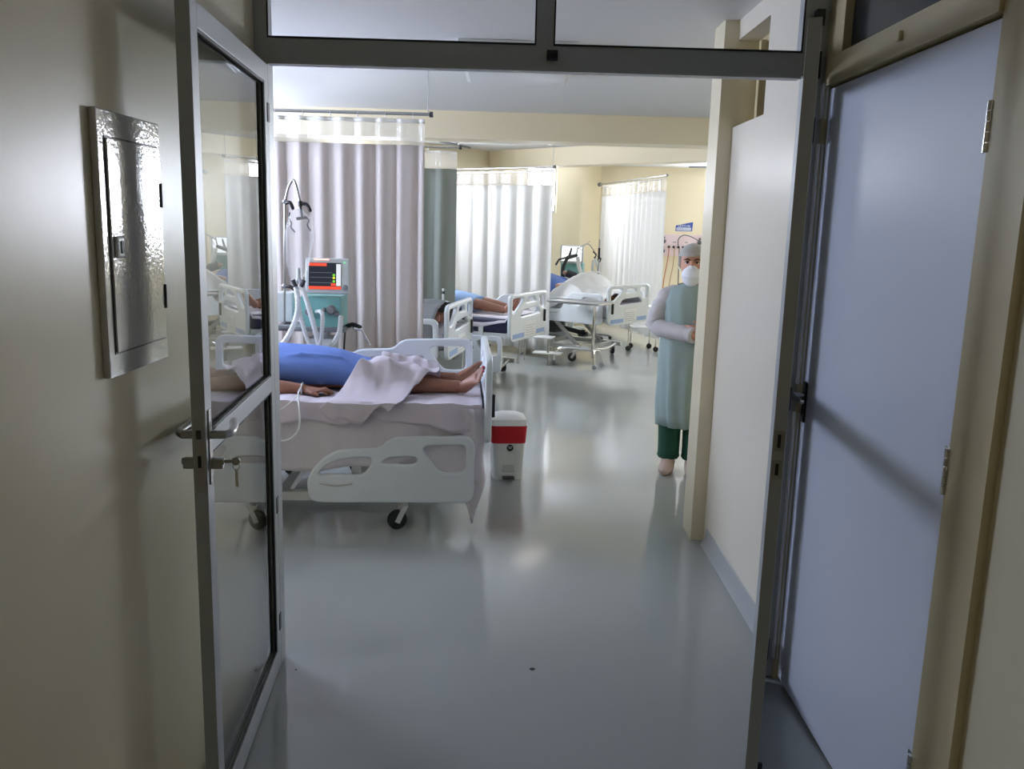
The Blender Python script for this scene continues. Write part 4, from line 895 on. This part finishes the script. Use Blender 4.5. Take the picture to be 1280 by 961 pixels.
for s_ in (-1, 1):
    k = MB(); k.ball((s_*.031, -.0755, 1.398), (.0135, .010, .0085)); ew = k.build('eye', 'eyew', nu_)
    k = MB(); k.ball((s_*.031, -.0835, 1.398), (.0068, .004, .0068)); k.build('iris', 'eye', ew)
    k = MB(); k.chain(spline([(s_*.013, -.090, 1.416), (s_*.032, -.090, 1.423), (s_*.052, -.078, 1.417)], 4), [.0030, .0034, .0036, .0037, .0038, .0037, .0035, .003, .0022]); k.build('eyebrow', 'hair', nu_)
    k = MB(); k.chain(spline([(s_*.017, -.083, 1.401), (s_*.031, -.087, 1.4075), (s_*.046, -.078, 1.400)], 4), [.0022]*9); k.build('eyelid', 'hair', nu_)
k = MB(); k.loft([(0, -.052, 1.262), (0, -.078, 1.285), (0, -.095, 1.32), (0, -.092, 1.352), (0, -.085, 1.378)], [(.030, .028), (.054, .045), (.064, .050), (.054, .042), (.022, .026)], up=(0, 1, 0), seg=24); organic(k, 'mask', 'mask', nu_, .005, 4)
k = MB(); k.loft([(0, .02, 1.372), (0, .016, 1.41), (0, .014, 1.452), (0, .02, 1.492), (0, .02, 1.514), (0, .02, 1.520)], [(.088, .098), (.092, .106), (.089, .104), (.066, .080), (.035, .045), (.01, .012)], up=(0, 1, 0), seg=26)
o = organic(k, 'cap', 'cap', nu_, .007, 3)
for v in o.data.vertices:   # the cap rises above the brow in front
    if v.co.z < 1.44 and v.co.y < .0: v.co.z = max(v.co.z, 1.437+.1*max(0, -.05-v.co.y)*0); v.co.y = max(v.co.y, -.088)
g = MB()
g.loft(spline([(0, .01, .32), (0, .01, .50), (0, .01, .70), (0, .0, .88), (0, -.005, 1.02), (0, -.005, 1.14), (0, .012, 1.215), (0, .02, 1.248)], 3),
       [(lambda t_: tuple(x*(1-t_ % 1)+y*(t_ % 1) for x, y in zip([(.165, .15), (.172, .15), (.18, .15), (.178, .145), (.172, .145), (.178, .135), (.150, .105), (.075, .075)][int(t_)], [(.165, .15), (.172, .15), (.18, .15), (.178, .145), (.172, .145), (.178, .135), (.150, .105), (.075, .075)][min(7, int(t_)+1)])))(i/3) for i in range(22)], up=(0, 1, 0), seg=48, cap=False)
for v in g.bm.verts:
    a_ = math.atan2(v.co.y, v.co.x); k_ = max(0, min(1, (1.1-v.co.z)/.7)); r_ = 1+.075*k_*math.sin(a_*8+2.5*nz(v.co.z*2, a_))+.04*k_*math.sin(a_*17+v.co.z*4)+.05*nz(v.co.x*9, v.co.y*9, v.co.z*5)+.025*math.sin(a_*11+v.co.z*9)*(1-k_); v.co.x *= r_; v.co.y = .01+(v.co.y-.01)*r_
g.build('gown', 'gown', nu_, solid=.002, ang=80)
for s_ in (-1, 1):
    S0, E0, W0 = Vector((s_*.138, .0, 1.170)), Vector((s_*.205, -.035, .985)), Vector((.07+s_*.03, -.210+.02*s_, .967+.015*s_))
    g = MB(); pts = spline([S0, (S0+E0)/2+Vector((s_*.02, 0, 0)), E0, (E0+W0)/2+Vector((0, 0, -.008)), W0], 6)
    pts = [Vector((s_*.05, .012, 1.205)), Vector((s_*.09, .008, 1.195))]+pts
    g.loft(pts, [.042, .060]+[(.069-.020*(i/24))*(1+.09*math.sin(i*1.9)+.05*math.sin(i*3.1)) for i in range(25)], seg=18); g.build('sleeve', 'gownw', nu_, ang=80)
g = MB(); g.tube([(.078*math.cos(q*PI/10), .02+.075*math.sin(q*PI/10), 1.245+.008*math.sin(q*PI/10)) for q in range(20)], .010, 8, closed=True); g.build('scrub_collar', 'green', nu_)
for s_ in (-1, 1):
    g = MB(); g.loft(spline([(s_*.082, .01, .72), (s_*.082, .005, .40), (s_*.080, .02, .17), (s_*.080, .018, .085)], 4), [.076, .078, .080, .080, .078, .077, .075, .073, .072, .072, .072, .076, .066], seg=20); g.build('trouser_leg', 'green', nu_, ang=80)
    g = MB(); g.loft([(s_*.075, .085, .04), (s_*.077, .03, .052), (s_*.082, -.06, .045), (s_*.088, -.13, .034), (s_*.09, -.175, .028)], [(.030, .034), (.046, .052), (.050, .045), (.048, .034), (.025, .020)], up=(0, 0, 1), seg=18); organic(g, 'shoe_cover', 'shoe', nu_, .007, 3)
k = MB(); k.tube([(-.088, .01, 1.37), (-.082, -.02, 1.355), (-.055, -.075, 1.335)], .002, 6); k.build('mask_strap', 'mask', nu_)

# ------------------------------------------------------------------ light, world, view
w = bpy.data.worlds.new('world'); sc.world = w; w.use_nodes = True
w.node_tree.nodes['Background'].inputs[0].default_value = (.8, .86, 1, 1); w.node_tree.nodes['Background'].inputs[1].default_value = .3
sc.view_settings.view_transform = 'Standard'; sc.view_settings.look = 'None'; sc.view_settings.gamma = 1; sc.view_settings.use_curve_mapping = False
sc.view_settings.exposure = 0.28
sc.cycles.use_denoising = True
sc.cycles.max_bounces = 10; sc.cycles.diffuse_bounces = 6; sc.cycles.glossy_bounces = 5; sc.cycles.transparent_max_bounces = 24; sc.cycles.transmission_bounces = 6
sc.cycles.caustics_reflective = False; sc.cycles.caustics_refractive = False; sc.cycles.sample_clamp_indirect = 6
